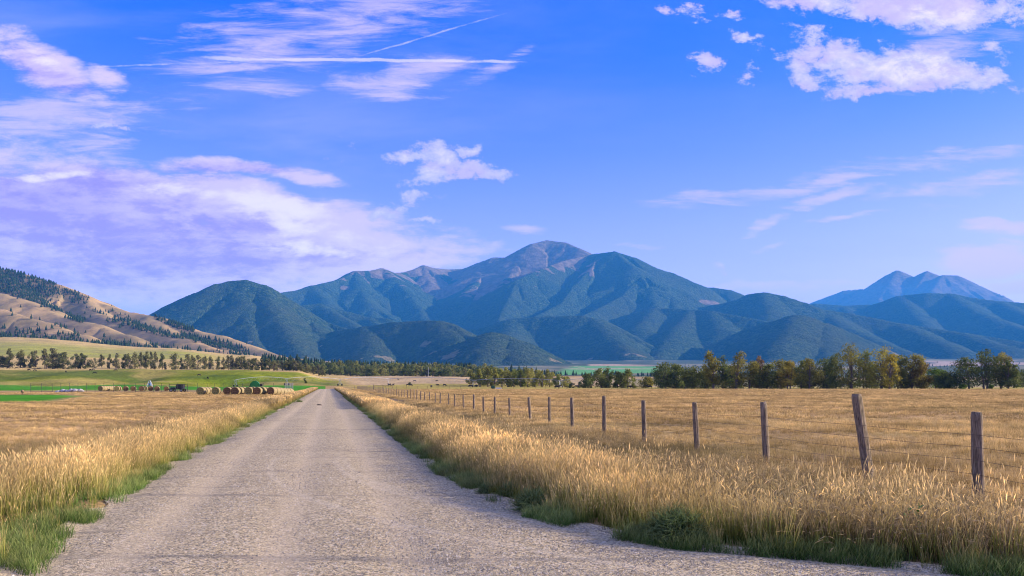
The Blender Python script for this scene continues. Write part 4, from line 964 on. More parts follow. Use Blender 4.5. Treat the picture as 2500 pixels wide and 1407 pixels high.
near_posts = [(2390, 2387, 1007, .088), (2124, 2092, 963, .10), (1872, 1864, 982, .082), (1702, 1696, 983, .078), (1574, 1571, 978, .074), (1476, 1475, 967, .078), (1398, 1396, 971, .08), (1342, 1341, 970, .072), (1295, 1291, 970, .076), (1245, 1243, 972, .062),
              (1208, 1208, 969, .072), (1181, 1180, 969, .066), (1157, 1157, 963, .072), (1132, 1131, 965, .066), (1110, 1110, 962, .066), (1095, 1095, 961, .06), (1075, 1075, 959, .066), (1063, 1062, 960, .06), (1049, 1049, 957.6, .07),
              (1037, 1036, 957, .06), (1027, 1026, 955.6, .06), (1018, 1017, 952, .07), (1011, 1010, 951, .06), (1003, 1003, 950, .07), (995, 995, 952, .06), (987, 987, 952, .06), (981, 981, 952, .06), (974, 974, 952, .06), (968, 968, 950, .06), (962, 962, 950, .06), (957, 957, 949, .06)]
fence = thing('post_fence', 'long weathered wooden post and wire fence running beside the road', 'fence', (10.6 - .225 * 20, 20, 0))
FP = []
def fence_y(px): return 21200.0 / (px - 800)
for Y in (2.2, 6.0, 9.8): FP.append((Vector((10.6 - .225 * Y, Y, 0)), 1.35, (0, 0), .08))
for pb, pt, yt, r in near_posts:
    Y = fence_y(pb); x = (pb - CX) / F * Y; z = gz(x, Y); h = H + (HY - yt) / F * Y - z
    FP.append((Vector((x, Y, z)), h, ((pt - pb) / F * Y, .02), r))
Y = fence_y(957) + 4.1
while Y < 296:
    FP.append((Vector((10.6 - .225 * Y, Y, 0)), 1.25 + rnd.uniform(-.1, .12), (rnd.uniform(-.03, .03), 0), .06)); Y += rnd.uniform(3.6, 4.4)
pm = [post_mesh(50 + i, 1.3, .062, (0, 0)) for i in range(4)]
for i, (p, h, ln, r) in enumerate(FP):
    p.z = gz(p.x, p.y)
    if i < 20:
        o = obj('post', post_mesh(i + 3, h, r, ln, split=(i % 2 == 0)), None, fence); o.location = p - fence.location
        if abs(ln[0] + .24) < .1 and i == 4: o['label'] = 'thick split post leaning to the left'
    else:
        o = obj('post', pm[i % 4], None, fence); o.location = p - fence.location; o.scale = (1, 1, h / 1.3)
for k, f in enumerate((.16, .34, .52, .70, .87)):
    bm = bmesh.new(); pts = []
    for i, (p, h, ln, r) in enumerate(FP):
        a = p + Vector((ln[0] * f - r - .003, 0, 1.27 * f + .02 * math.sin(i * 2.1 + k)))
        pts.append(a - fence.location)
        if i + 1 < len(FP):
            q, h2, l2, r2 = FP[i + 1]; b = q + Vector((l2[0] * f - r2 - .003, 0, 1.27 * f + .02 * math.sin((i + 1) * 2.1 + k))); mid = (a + b) / 2 - Vector((0, 0, .012 + .01 * (i % 3))); pts.append(mid - fence.location)
    tube(bm, pts, .0030, 4, False); obj('wire', bm, WIRE, fence)
# far cross fence at the end of the field
xf = thing('wire_fence', 'thin far wire fence closing the golden field before the cows', 'fence', (20, 300, 0))
sm_ = bmesh.new(); box(sm_, (0, 0, .55), (.08, .08, 1.35)); sp = bpy.data.meshes.new('post'); sm_.to_mesh(sp); sm_.free(); sp.materials.append(WOOD)
xs = []; X_ = -57.0
while X_ < 100: xs.append(X_); X_ += 3.9 + rnd.uniform(-.4, .4)
for X_ in xs:
    Y = 300 + .06 * X_; o = obj('post', sp, None, xf); o.location = Vector((X_, Y, gz(X_, Y))) - xf.location
for f in (.4, .75, 1.1):
    bm = bmesh.new(); tube(bm, [Vector((X_, 300 + .06 * X_ - .05, gz(X_, 300 + .06 * X_) + f)) - xf.location for X_ in xs], .012, 3, False); obj('wire', bm, WIRE, xf)
# brace frames where the two fences meet
bf = thing('brace_frame', 'wooden H shaped gate brace at the far end of the post fence', 'fence brace', (-50, 262, 0))
for dx in (0, 3.0, 6.0):
    bm = bmesh.new(); tube(bm, [(dx, 0, -.2), (dx, 0, 1.75)], .09, 6); obj('post', bm, WOOD, bf)
bm = bmesh.new(); tube(bm, [(0, -.02, 1.55), (6, -.02, 1.55)], .07, 6); obj('rail', bm, WOOD, bf)
bf.location = on(912, 262)

# ------------------------------------------------------------------ tall game fence with gates on the left
lf_ = thing('game_fence', 'tall thin steel stake fence running behind the hay bales', 'fence', on(300, 215))
bm = bmesh.new(); tube(bm, [(0, 0, -.2), (0, 0, 2.35)], .045, 5); stake = bpy.data.meshes.new('post'); bm.to_mesh(stake); bm.free(); stake.materials.append(STEEL)
LP = []
for px in (75, 101, 128, 148, 170, 190, 211, 232, 254, 277, 305, 330, 352, 375, 394, 413, 433, 459, 482, 506, 523, 545, 567, 592, 620, 643, 667, 694):
    Y = 212 + (px - 300) * .03; p = on(px, Y); LP.append(p); o = obj('post', stake, None, lf_); o.location = p - lf_.location; o.rotation_euler = (rnd.uniform(-.02, .02), rnd.uniform(-.03, .03), 0)
for f in (.35, .8, 1.3, 1.8, 2.2):
    bm = bmesh.new(); tube(bm, [p + Vector((0, -.06, f)) - lf_.location for p in LP], .010, 3, False); obj('wire', bm, STEEL, lf_)
def gate(px0, px1, Y, h, bars, lab, mat, nm='gate'):
    p0 = on(px0, Y); w = (px1 - px0) / F * Y
    g = thing(nm, lab, 'gate', p0)
    bm = bmesh.new(); tube(bm, [(0, 0, .15), (0, 0, h)], .05, 5); tube(bm, [(w, 0, .15), (w, 0, h)], .05, 5); obj('gate_frame', bm, mat, g)
    for k in range(bars):
        bm = bmesh.new(); z = .25 + (h - .3) * k / max(1, bars - 1); tube(bm, [(.05, -.01, z), (w - .05, -.01, z)], .035, 5); obj('rail', bm, mat, g)
    for x_ in (w * .33, w * .66):
        bm = bmesh.new(); tube(bm, [(x_, .05, .25), (x_, .05, h - .05)], .025, 4); obj('stile', bm, mat, g)
gate(75.5, 127.5, 211, 1.9, 3, 'dark pipe gate at the left end of the tall stake fence', STEEL)
gate(331, 351.5, 211, 1.6, 4, 'narrow dark pipe gate in front of the far hay bales', STEEL)
gate(413.5, 458, 211, 2.0, 4, 'dark pipe gate beside the flatbed trailer', STEEL)
gate(696, 715, 214, 2.3, 14, 'pale grey panel gate standing at the right end of the hay bales', GALV)

# ------------------------------------------------------------------ round hay bales
HAY = mat_simple('hay_end', (0.17, 0.10, 0.04), 1.0, .5, 5.0, bump=1.0); HAY2 = mat_simple('hay_end_green', (0.22, 0.19, 0.06), 1.0, .4, 5.0, bump=1.0)
def wrap_mat():
    m, t, b = mat_base('hay_side', .95, .1); tc = t.new('ShaderNodeTexCoord'); P = tc.outputs['Object']
    n = t.noise(t.mapping(P, scale=(1, 6, 1)), 3, 5, .65); c = t.mix(t.ramp(n, .3, .7), (0.20, 0.155, 0.075), (0.38, 0.31, 0.17)); t.l.new(c, b.inputs['Base Color'])
    bp = t.new('ShaderNodeBump'); bp.inputs['Distance'].default_value = .05; t.l.new(n, bp.inputs['Height']); t.l.new(bp.outputs[0], b.inputs['Normal']); return m
WRAP = wrap_mat()
def bale_meshes(seed):
    rs = random.Random(seed); N = 28; r = .76; L = 1.4
    bm = bmesh.new(); prof = [(-.5 * L, .93), (-.47 * L, .985), (-.2 * L, 1.0), (.2 * L, 1.0), (.47 * L, .985), (.5 * L, .93)]; rings = []
    wob = [1 + rs.uniform(-.015, .015) for _ in range(N)]
    for y, s in prof: rings.append([bm.verts.new((math.cos(k * 6.283 / N) * r * s * wob[k], y, r * .97 + math.sin(k * 6.283 / N) * r * s * wob[k] * .96)) for k in range(N)])
    for a, b in zip(rings, rings[1:]):
        for k in range(N): bm.faces.new((a[k], b[k], b[(k + 1) % N], a[(k + 1) % N])).smooth = True
    w = bpy.data.meshes.new('wrapped_side'); bm.to_mesh(w); bm.free(); w.materials.append(WRAP)
    out = [w]
    for sgn in (-1, 1):
        bm = bmesh.new(); rr = [.93, .75, .55, .35, .15]; yy = [0, .03, -.01, .035, .01]; rings = []
        for q, d in zip(rr, yy): rings.append([bm.verts.new((math.cos(k * 6.283 / N) * r * q * wob[k], sgn * (.5 * L + d - .01 * (q < .9)), r * .97 + math.sin(k * 6.283 / N) * r * q * wob[k] * .96)) for k in range(N)])
        c = bm.verts.new((0, sgn * (.5 * L + .02), r * .97))
        for a, b in zip(rings, rings[1:]):
            for k in range(N): bm.faces.new((a[k], a[(k + 1) % N], b[(k + 1) % N], b[k]))
        for k in range(N): bm.faces.new((rings[-1][k], rings[-1][(k + 1) % N], c))
        bmesh.ops.recalc_face_normals(bm, faces=bm.faces); e = bpy.data.meshes.new('end_face'); bm.to_mesh(e); bm.free(); e.materials.append(HAY if seed % 3 else HAY2); out.append(e)
    return out
BM_ = [bale_meshes(i) for i in range(3)]
def bale(p, rz, lab, group, k=0):
    t = thing('hay_bale', lab, 'hay bale', p, rz, group)
    for nm, me in zip(('wrapped_side', 'end_face', 'end_face'), BM_[k]): obj(nm, me, None, t)
gn = 'near round hay bales'; gf = 'far round hay bales'
NB = [(492, 152, 3, 'round hay bale with a dark end, leftmost of the near bales'), (500.5, 154.2, 3, 'round bale tucked right behind the leftmost near bale'), (508, 156.4, 3, 'third bale back in the leftmost near trio'),
      (528, 152, 9, 'single round hay bale standing alone between the near groups'),
      (556.5, 153, 8, 'left bale of the close pair in the middle of the near bales'), (575.5, 151, 5, 'right bale of the close pair in the middle of the near bales'), (585, 153.6, 2, 'dark bale behind the close middle pair'), (594, 161, 2, 'rear bale seen over the gap left of the two large bales'), (567, 158, 5, 'bale peeping out between the close middle pair'),
      (608.5, 150, 5, 'large brown faced bale left of the yellowish one'), (629.5, 150.5, 5, 'yellowish faced bale right of the large brown one'), (618, 157, 5, 'bale behind and between the two large bales'), (640, 154, 2, 'bale just behind the yellowish one on its right'), (649, 160, 2, 'last dark bale behind the yellowish one'),
      (664.5, 152, -7, 'brown faced bale heading the receding row by the panel gate')]
for i, (px, Y, a, lab) in enumerate(NB): bale(on(px, Y), R(a), lab, gn, i % 3)
b0 = on(664.5, 152)
for j in range(5):
    q = b0 + Vector((math.sin(R(7)), math.cos(R(7)), 0)) * 1.62 * (j + 1); q.z = gz(q.x, q.y); bale(q, R(-7), 'pale sided bale %s behind the head of the receding row by the panel gate' % nth(j), gn, j % 3)
b0 = on(247.5, 236)
for j in range(7):
    q = b0 + Vector((-math.sin(R(4)), math.cos(R(4)), 0)) * 1.62 * j; q.z = gz(q.x, q.y); bale(q, R(4), 'dark faced bale heading the far left row of seven' if j == 0 else 'pale sided bale, %s in the far left row of seven' % nth(j), gf, j % 3)
for px, Y, a, lab in [(285.5, 236, 18, 'brown far bale right of the row of seven'), (290, 240, 18, 'bale half hidden behind the brown one right of the row of seven'), (307, 238, 18, 'far brown bale next to the narrow pipe gate'), (325.5, 238, 18, 'far brown bale left of the darkest one'),
                      (346, 234, 18, 'darkest and biggest far bale behind the narrow gate'), (354, 240, 18, 'bale peeping from behind the darkest far bale'), (368, 238, 18, 'far reddish brown bale left of its twin'), (383.5, 238, 18, 'far reddish brown bale right of its twin'), (406.5, 238, 18, 'far reddish bale beside the flatbed trailer')]:
    bale(on(px, Y), R(a), lab, gf, int(px) % 3)

# ------------------------------------------------------------------ machines
RUB = mat_simple('rubber', (0.02, 0.02, 0.02), .9, .2, 4); GREEN = mat_simple('green_paint', (0.008, 0.16, 0.03), .45, .2, 1.5, spec=.4); BLK = mat_simple('black_paint', (0.018, 0.018, 0.02), .55, .3, 2)
def wheel(parent, p, r, w, axis='y'):
    bm = bmesh.new(); N = 20; prof = [(-.5, .55), (-.5, .93), (-.3, 1), (.3, 1), (.5, .93), (.5, .55)]; rings = []
    def P(a, y, s): return (p[0] + math.cos(a) * s * r, p[1] + y * w, p[2] + math.sin(a) * s * r) if axis == 'y' else (p[0] + y * w, p[1] + math.cos(a) * s * r, p[2] + math.sin(a) * s * r)
    for y, s in prof: rings.append([bm.verts.new(P(k * 6.283 / N, y, s)) for k in range(N)])
    for a, b in zip(rings, rings[1:]):
        for k in range(N): bm.faces.new((a[k], a[(k + 1) % N], b[(k + 1) % N], b[k]))
    ty = obj('tyre', bm, RUB, parent)
    bm = bmesh.new(); a = [bm.verts.new(P(k * 6.283 / N, -.3, .55)) for k in range(N)]; b = [bm.verts.new(P(k * 6.283 / N, .3, .55)) for k in range(N)]
    bm.faces.new(a); bm.faces.new(b[::-1])
    for k in range(N): bm.faces.new((a[k], a[(k + 1) % N], b[(k + 1) % N], b[k]))
    obj('rim', bm, GALV, ty)
def baler():
    t = thing('hay_baler', 'rounded green hay baler parked behind the near bales', 'farm machine', on(622, 178), R(12))
    bm = bmesh.new(); sec = [(-1.1, .5), (-1.15, 1.3), (-.9, 2.1), (-.35, 2.65), (.3, 2.7), (.8, 2.35), (1.1, 1.8), (1.15, .8), (.9, .45)]; A = [[bm.verts.new((x_, y_, z_)) for x_, z_ in sec] for y_ in (-.75, .75)]
    n = len(sec)
    for k in range(n): bm.faces.new((A[0][k], A[0][(k + 1) % n], A[1][(k + 1) % n], A[1][k]))
    bm.faces.new(A[0]); bm.faces.new(A[1][::-1]); bmesh.ops.recalc_face_normals(bm, faces=bm.faces); bmesh.ops.bevel(bm, geom=bm.edges[:], offset=.06, segments=2, affect='EDGES'); obj('body', bm, GREEN, t)
    for y_ in (-.82, .82):
        bm = bmesh.new(); box(bm, (-.1, y_, 1.45), (1.4, .1, 1.2)); bmesh.ops.bevel(bm, geom=bm.edges[:], offset=.04, segments=2, affect='EDGES'); obj('side_panel', bm, GREEN, t); wheel(t, (-.15, y_ * 1.32, .55), .55, .35)
    bm = bmesh.new(); box(bm, (1.65, 0, .65), (1.3, .18, .18)); obj('drawbar', bm, BLK, t); bm = bmesh.new(); tube(bm, [(1.0, -.7, .35), (1.0, .7, .35)], .22, 10); obj('pickup_reel', bm, BLK, t)
    bm = bmesh.new(); box(bm, (1.35, 0, 1.75), (.5, 1.2, .5)); obj('twine_box', bm, BLK, t)
baler()
def trailer():
    t = thing('flatbed_trailer', 'dark low trailer carrying a black box behind the gate', 'trailer', on(424, 222), R(-4))
    bm = bmesh.new(); box(bm, (1.3, 0, .72), (4.6, 1.9, .14)); obj('bed', bm, BLK, t)
    bm = bmesh.new(); box(bm, (-1.4, 0, .6), (1.4, .14, .12)); obj('drawbar', bm, BLK, t)
    for y_ in (-1.0, 1.0):
        wheel(t, (-.2, y_, .42), .42, .24); wheel(t, (2.6, y_, .42), .42, .24)
    bm = bmesh.new(); box(bm, (1.9, 0, 1.45), (1.9, 1.4, 1.25)); bmesh.ops.bevel(bm, geom=bm.edges[:], offset=.12, segments=2, affect='EDGES'); obj('load_box', bm, BLK, t)
    bm = bmesh.new(); box(bm, (-.1, 0, 1.0), (1.2, 1.2, .45)); bmesh.ops.bevel(bm, geom=bm.edges[:], offset=.06, segments=1, affect='EDGES'); obj('tool_chest', bm, STEEL, t)
    for z_ in (1.0, 1.35):
        bm = bmesh.new(); tube(bm, [(2.9, -.9, z_), (4.2, -.9, z_)], .04, 5); obj('rail', bm, GALV, t)
trailer()
def aframe():
    t = thing('irrigation_cart', 'white A shaped irrigation tower standing in the green strip', 'irrigation tower', on(365.5, 330), R(10))
    WH = mat_simple('white_paint', (0.45, 0.47, 0.52), .5, .1, 1); BL = mat_simple('blue_paint', (0.08, 0.16, 0.42), .5, .2, 1)
    for sx in (-1, 1):
        for sy in (-.8, .8):
            bm = bmesh.new(); tube(bm, [(sx * 1.15, sy, .5), (sx * .18, sy * .2, 3.2)], .11, 5); obj('leg', bm, WH, t)
        wheel(t, (sx * 1.2, 0, .5), .5, .3, 'x')
    bm = bmesh.new(); box(bm, (0, 0, 1.7), (.7, .5, 1.0)); bmesh.ops.bevel(bm, geom=bm.edges[:], offset=.08, segments=1, affect='EDGES'); obj('control_box', bm, BL, t)
    bm = bmesh.new(); tube(bm, [(-1.0, 0, 1.0), (1.0, 0, 1.0)], .07, 5); obj('crossbar', bm, WH, t)
aframe()
def rubble():
    t = thing('rock_pile', 'low pile of pale grey rocks by the tall stake fence', 'rock pile', on(163, 205)); st = mat_simple('pale_rock', (0.38, 0.38, 0.38), .9, .3, 2, bump=.5)
    rs = random.Random(2)
    for k in range(22):
        bm = bmesh.new(); bmesh.ops.create_icosphere(bm, subdivisions=1, radius=rs.uniform(.35, .75))
        dx = rs.uniform(-3.2, 3.6); hgt = max(0, .75 * (1 - abs(dx - 1.4) / 4))
        for v in bm.verts: v.co *= rs.uniform(.75, 1.2); v.co.z *= .6
        bmesh.ops.translate(bm, verts=bm.verts, vec=(dx, rs.uniform(-.8, .8), hgt * rs.random() + .12)); obj('rock', bm, st, t)
rubble()
def water_tank():
    t = thing('stock_tank', 'green stock tank with a white trough in the cow pasture', 'stock tank', on(1205, 318), R(5)); WH = mat_simple('trough_white', (0.7, 0.7, 0.68), .6, .1, 2); DG = mat_simple('dark_green_paint', (0.02, 0.09, 0.05), .5, .2, 2)
    bm = bmesh.new(); box(bm, (-.2, 0, .65), (1.5, 1.2, 1.2)); bmesh.ops.bevel(bm, geom=bm.edges[:], offset=.2, segments=3, affect='EDGES'); obj('tank', bm, DG, t)
    bm = bmesh.new(); box(bm, (1.9, 0, .25), (2.3, .9, .5)); bmesh.ops.bevel(bm, geom=bm.edges[:], offset=.08, segments=2, affect='EDGES'); obj('trough', bm, WH, t)
    bm = bmesh.new(); tube(bm, [(-.2, 0, 1.2), (-.2, 0, 1.4)], .25, 10); obj('lid', bm, DG, t)
water_tank()
def pole():
    t = thing('utility_pole', 'lone pale utility pole before the middle tree belt', 'utility pole', on(1045.5, 800))
    bm = bmesh.new(); tube(bm, [(0, 0, -.3), (0, 0, 9.5)], [.22, .16], 6); obj('shaft', bm, GALV, t); bm = bmesh.new(); box(bm, (0, -.2, 8.9), (2.2, .14, .16)); obj('crossarm', bm, WOOD, t)
pole()
def pivot():
    tw = [(575, 418), (700, 440), (830, 470), (950, 500), (1158, 452), (1370, 430), (1535, 410), (1722, 385)]
    t = thing('irrigation_pivot', 'long wheeled irrigation pipe on towers crossing the pasture', 'irrigation system', on(1158, 452)); o0 = t.location
    P = [on(a, b) for a, b in tw]; hh = 3.7
    for i, p in enumerate(P):
        d = (P[min(i + 1, len(P) - 1)] - P[max(i - 1, 0)]); d.z = 0; d.normalize(); nrm = Vector((-d.y, d.x, 0))
        tt = bmesh.new(); q = p - o0
        for s in (-1, 1):
            tube(tt, [q + nrm * s * 1.7 + Vector((0, 0, .5)), q + Vector((0, 0, hh))], .07, 4); tube(tt, [q + nrm * s * 1.7 + d * .0 + Vector((0, 0, .5)), q + d * s * .9 + Vector((0, 0, hh))], .05, 4)
        tube(tt, [q + nrm * -1.7 + Vector((0, 0, .55)), q + nrm * 1.7 + Vector((0, 0, .55))], .07, 4)
        tobj = obj('tower', tt, GALV, t)
        for s in (-1, 1):
            bm = bmesh.new(); c = q + nrm * s * 1.7 + Vector((0, 0, .55)); tube(bm, [c - d * .14, c + d * .14], .55, 12); obj('wheel', bm, RUB, tobj)
        if i + 1 < len(P):
            a = q + Vector((0, 0, hh)); b = P[i + 1] - o0 + Vector((0, 0, hh)); bm = bmesh.new(); n = 12
            pts = [a.lerp(b, k / n) + Vector((0, 0, 1.1 * math.sin(math.pi * k / n))) for k in range(n + 1)]; tube(bm, pts, .11, 5); obj('pipe_span', bm, GALV, t)
            bm = bmesh.new(); low = [a.lerp(b, (k + .5) / n) + Vector((0, 0, 1.1 * math.sin(math.pi * (k + .5) / n) - (1.5 if 0 < k < n - 1 else 1.1))) for k in range(n)]
            for k in range(0, n):
                tube(bm, [pts[k].lerp(pts[k + 1], .12), low[k], pts[k + 1].lerp(pts[k], .12)], .045, 3)
            tube(bm, [a] + low + [b], .022, 3, False); obj('truss', bm, GALV, t)
pivot()

# ------------------------------------------------------------------ animals
def skin_body(name, joints, edges, mat, sub=1, root=0):
    me = bpy.data.meshes.new(name); me.from_pydata([j[:3] for j in joints], edges, []); me.update()
    o = bpy.data.objects.new(name, me); C.objects.link(o)
    o.modifiers.new('skin', 'SKIN'); sl = me.skin_vertices[0].data
    for i, j in enumerate(joints): sl[i].radius = (j[3], j[4] if len(j) > 4 else j[3]); sl[i].use_root = (i == root)
    s = o.modifiers.new('sub', 'SUBSURF'); s.levels = s.render_levels = sub
    dg = bpy.context.evaluated_depsgraph_get(); m2 = bpy.data.meshes.new_from_object(o.evaluated_get(dg)); bpy.data.objects.remove(o); m2.materials.clear(); m2.materials.append(mat); smooth(m2); return m2
def quad_body(name, mat, k=1.0, graze=False, leg=1.0, deep=1.0, thin=1.0):
    b = .34 * deep; z0 = 1.0
    J = [(0, 0, z0, .34 * thin, b), (.55, 0, z0 + .02, .33 * thin, b * 1.05), (-.6, 0, z0 + .03, .30 * thin, b * .9), (-.85, 0, z0 + .08, .22 * thin, .25 * deep), (.85, 0, z0 + .1, .22 * thin, .27 * deep)]
    E = [(0, 1), (0, 2), (2, 3), (1, 4)]
    if graze: J += [(1.12, .05, z0 - .22, .15 * thin, .17), (1.3, .08, .5, .13 * thin, .14), (1.38, .1, .30, .12 * thin, .12), (1.45, .1, .12, .08, .08)]
    else: J += [(1.12, .05, z0 + .32, .15 * thin, .17), (1.3, .1, z0 + .42, .14 * thin, .15), (1.5, .14, z0 + .33, .11 * thin, .12), (1.68, .18, z0 + .22, .085, .09)]
    E += [(4, 5), (5, 6), (6, 7), (7, 8)]
    def add(par, pts):
        p = par
        for q in pts: J.append(q); E.append((p, len(J) - 1)); p = len(J) - 1
    for s in (-1, 1):
        add(1, [(.62, s * .2, .72, .12 * thin), (.64, s * .2, .42 * leg, .07 * thin), (.6, s * .2, .18, .05 * thin), (.64, s * .2, .02, .055 * thin)])
        add(3, [(-.72, s * .2, .80, .14 * thin), (-.62, s * .2, .58, .09 * thin), (-.86, s * .2, .40, .06 * thin), (-.82, s * .2, .18, .045 * thin), (-.78, s * .2, .02, .055 * thin)])
        add(6, [(J[6][0] - .04, s * .2, J[6][2] + .1, .035)])
    add(3, [(-1.02, 0, .95, .04), (-1.06, 0, .65, .03), (-1.05, 0, .42, .045)])
    J = [tuple([c * k for c in j]) for j in J]
    return skin_body(name, J, E, mat)
COWM = mat_simple('black_hide', (0.014, 0.012, 0.012), .7, .3, 3, spec=.25); DEERM = mat_simple('tan_hide', (0.20, 0.13, 0.08), .85, .25, 2)
cowA = quad_body('body', COWM); cowB = quad_body('body', COWM, graze=True)
MUZ = mat_simple('muzzle_grey', (0.08, 0.07, 0.07), .6, .2, 4)
def cow(px, py, rz, lab, group, graze):
    p = hit(px, py, 300); o = obj('cow', cowB if graze else cowA, None, None, p, label=lab, category='cow', group=group); o.rotation_euler = (0, 0, rz)
CP = [(1360, 950, 0.1, 'large black cow walking right, nearest the long fence'), (1409, 948, 2.9, 'black cow lying low right of the walking one'), (1149, 946, 3.0, 'black cow just left of an irrigation tower'), (1163, 946.5, .1, 'black cow just right of an irrigation tower'),
      (1053, 947, 1.4, 'black cow seen end on, alone in the pasture'), (951, 944, .3, 'left black cow under the pivot by the fence end'), (960, 943, 1.2, 'right black cow under the pivot by the fence end'), (996, 943, .4, 'left one of two black cows side by side'), (1002, 944, .2, 'right one of two black cows side by side'),
      (1069, 944, 2.5, 'black cow a little right of the end on one'), (1085, 943.5, .5, 'farther black cow between two fence posts'), (1537, 949, .1, 'black cow under the pivot before the little yellowish tree'), (1586, 949, 3.1, 'black cow half hidden by the grove'), (1012, 932, .6, 'black cow up on the stubble rise'), (1067, 932, 2.8, 'black cow on the stubble rise right of the pole'), (972, 929, 1.9, 'black cow near the tree belt')]
for i, (px, py, rz, lab) in enumerate(CP): cow(px, py, rz, lab, 'cows in the pasture', i % 3 != 0)
HP = sorted([(5, 900), (14, 897), (20, 901), (28, 899), (41, 901), (43, 894), (52, 900), (71, 906), (85, 907), (83, 902), (92, 902), (98, 902), (161, 910), (221, 906), (228, 905), (232, 913), (283, 907), (486, 919), (507, 926), (171, 899), (187, 898)])
for i, (px, py) in enumerate(HP): cow(px, py, rnd.uniform(0, 6.28), 'small black cow, %s from the left in the herd on the bench' % nth(i), 'cows on the bench', True)
deer = quad_body('deer_body', DEERM, k=.78, graze=True, leg=1.1, deep=.75, thin=.7)
o = obj('deer', deer, None, None, on(55, 150), label='tan deer grazing at the edge of the green patch on the left', category='deer'); o.rotation_euler = (0, 0, 2.0)

# ------------------------------------------------------------------ grasses
def strip(n, y0, y1, of0, of1, seed, power=1.0):
    """points between two offset functions of distance, denser near the camera for power > 1"""
    rs = np.random.RandomState(seed); q = rs.rand(n); y = y0 * (y1 / y0) ** (q ** (1.0)) if power > 1 else y0 + (y1 - y0) * q
    f = rs.rand(n); o = of0(y) * (1 - f) + of1(y) * f; x = o - .225 * y
    return np.stack([x, y, ground(x, y)], -1), f, rs
def keep(p, m=450):
    px = CX + F * p[:, 0] / p[:, 1]; return (px > -m) & (px < 2500 + m)
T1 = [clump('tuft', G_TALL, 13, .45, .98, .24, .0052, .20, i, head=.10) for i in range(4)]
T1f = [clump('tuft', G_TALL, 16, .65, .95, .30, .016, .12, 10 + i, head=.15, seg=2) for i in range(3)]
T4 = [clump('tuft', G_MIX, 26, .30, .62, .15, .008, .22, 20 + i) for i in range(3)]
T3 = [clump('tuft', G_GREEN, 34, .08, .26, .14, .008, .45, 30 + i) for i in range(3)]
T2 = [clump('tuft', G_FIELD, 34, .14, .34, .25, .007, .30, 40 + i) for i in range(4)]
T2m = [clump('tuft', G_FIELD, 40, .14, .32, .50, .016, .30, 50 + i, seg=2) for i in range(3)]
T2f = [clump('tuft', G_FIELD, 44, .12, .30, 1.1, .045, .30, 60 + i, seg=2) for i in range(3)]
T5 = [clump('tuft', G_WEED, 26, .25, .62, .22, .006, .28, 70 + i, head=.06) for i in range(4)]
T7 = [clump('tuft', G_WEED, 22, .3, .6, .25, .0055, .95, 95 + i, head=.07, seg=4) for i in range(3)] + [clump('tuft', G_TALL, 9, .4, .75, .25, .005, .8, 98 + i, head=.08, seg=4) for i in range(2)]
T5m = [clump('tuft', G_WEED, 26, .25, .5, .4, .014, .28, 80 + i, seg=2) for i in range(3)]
def far_w(p, s): return p
# right verge
tall_w = lambda y: np.interp(y, [8, 10, 14, 20, 300], [3.6, 3.4, 2.9, 2.5, 2.3])
P_, f, rs = strip(7600, 8.2, 60, lambda y: road_r(y) + .30, lambda y: road_r(y) + tall_w(y), 1, 2)
den = fbm(P_[:, 0] / 1.5, P_[:, 1] / 1.5, 301, 3); k = keep(P_) & (rs.rand(len(P_)) < sm(0, .2, f) * (1 - .93 * sm(13.5, 9.8, P_[:, 1]) * sm(.68, .44, den))) 
scatter('tall_grass', T1, P_[k], (rs.uniform(.6, 1.0, len(P_)) * (.62 + .38 * sm(.0, .35, f)) * (1 - .25 * sm(.8, 1, f)) * (1 - .34 * sm(14, 9.5, P_[:, 1])))[k], 'tall golden grass with seed heads along the right road verge', 'tall grass', 1)
P_, f, rs = strip(6500, 60, 300, lambda y: road_r(y) + .3, lambda y: road_r(y) + 2.4, 2)
scatter('tall_grass', T1f, P_, rs.uniform(.75, 1.0, len(P_)), 'tall golden grass of the right verge narrowing towards the horizon', 'tall grass', 2)
P_, f, rs = strip(900, 8.4, 40, lambda y: road_r(y) + 1.2, lambda y: y * 0 + 8.3, 21, 2); den = fbm(P_[:, 0] / 1.1, P_[:, 1] / 1.1, 305, 3); k = keep(P_) & (den > .45)
T6 = [clump('tuft', G_TALL, 5, .6, 1.05, .25, .0045, .12, 90 + i, head=.09) for i in range(4)]
scatter('tall_grass', T6, P_[k], rs.uniform(.75, 1.1, len(P_))[k], 'straggling tall seed stalks rising out of the ditch weeds', 'tall grass', 31, .12)
# left verge
P_, f, rs = strip(5000, 8.6, 60, lambda y: road_l(y) - .25, lambda y: road_l(y) - np.interp(y, [8, 14, 25, 60], [2.3, 2.2, 2.1, 2.0]), 3, 2); k = keep(P_) & (rs.rand(len(P_)) < np.clip(sm(-.05, .35, f), .05, 1) * (1 - .95 * sm(17, 13, P_[:, 1]) * (f < .62)))
scatter('tall_grass', T1, P_[k], (rs.uniform(.5, .95, len(P_)) * (.6 + .4 * sm(0, .4, f)) * (1 - .2 * sm(14, 10, P_[:, 1])))[k], 'tall pinkish straw grass along the left road verge', 'tall grass', 3)
P_, f, rs = strip(5200, 60, 300, lambda y: road_l(y) - .2, lambda y: road_l(y) - 2.3, 4)
scatter('tall_grass', T1f, P_, rs.uniform(.7, .95, len(P_)), 'tall straw grass of the left verge narrowing towards the horizon', 'tall grass', 4)
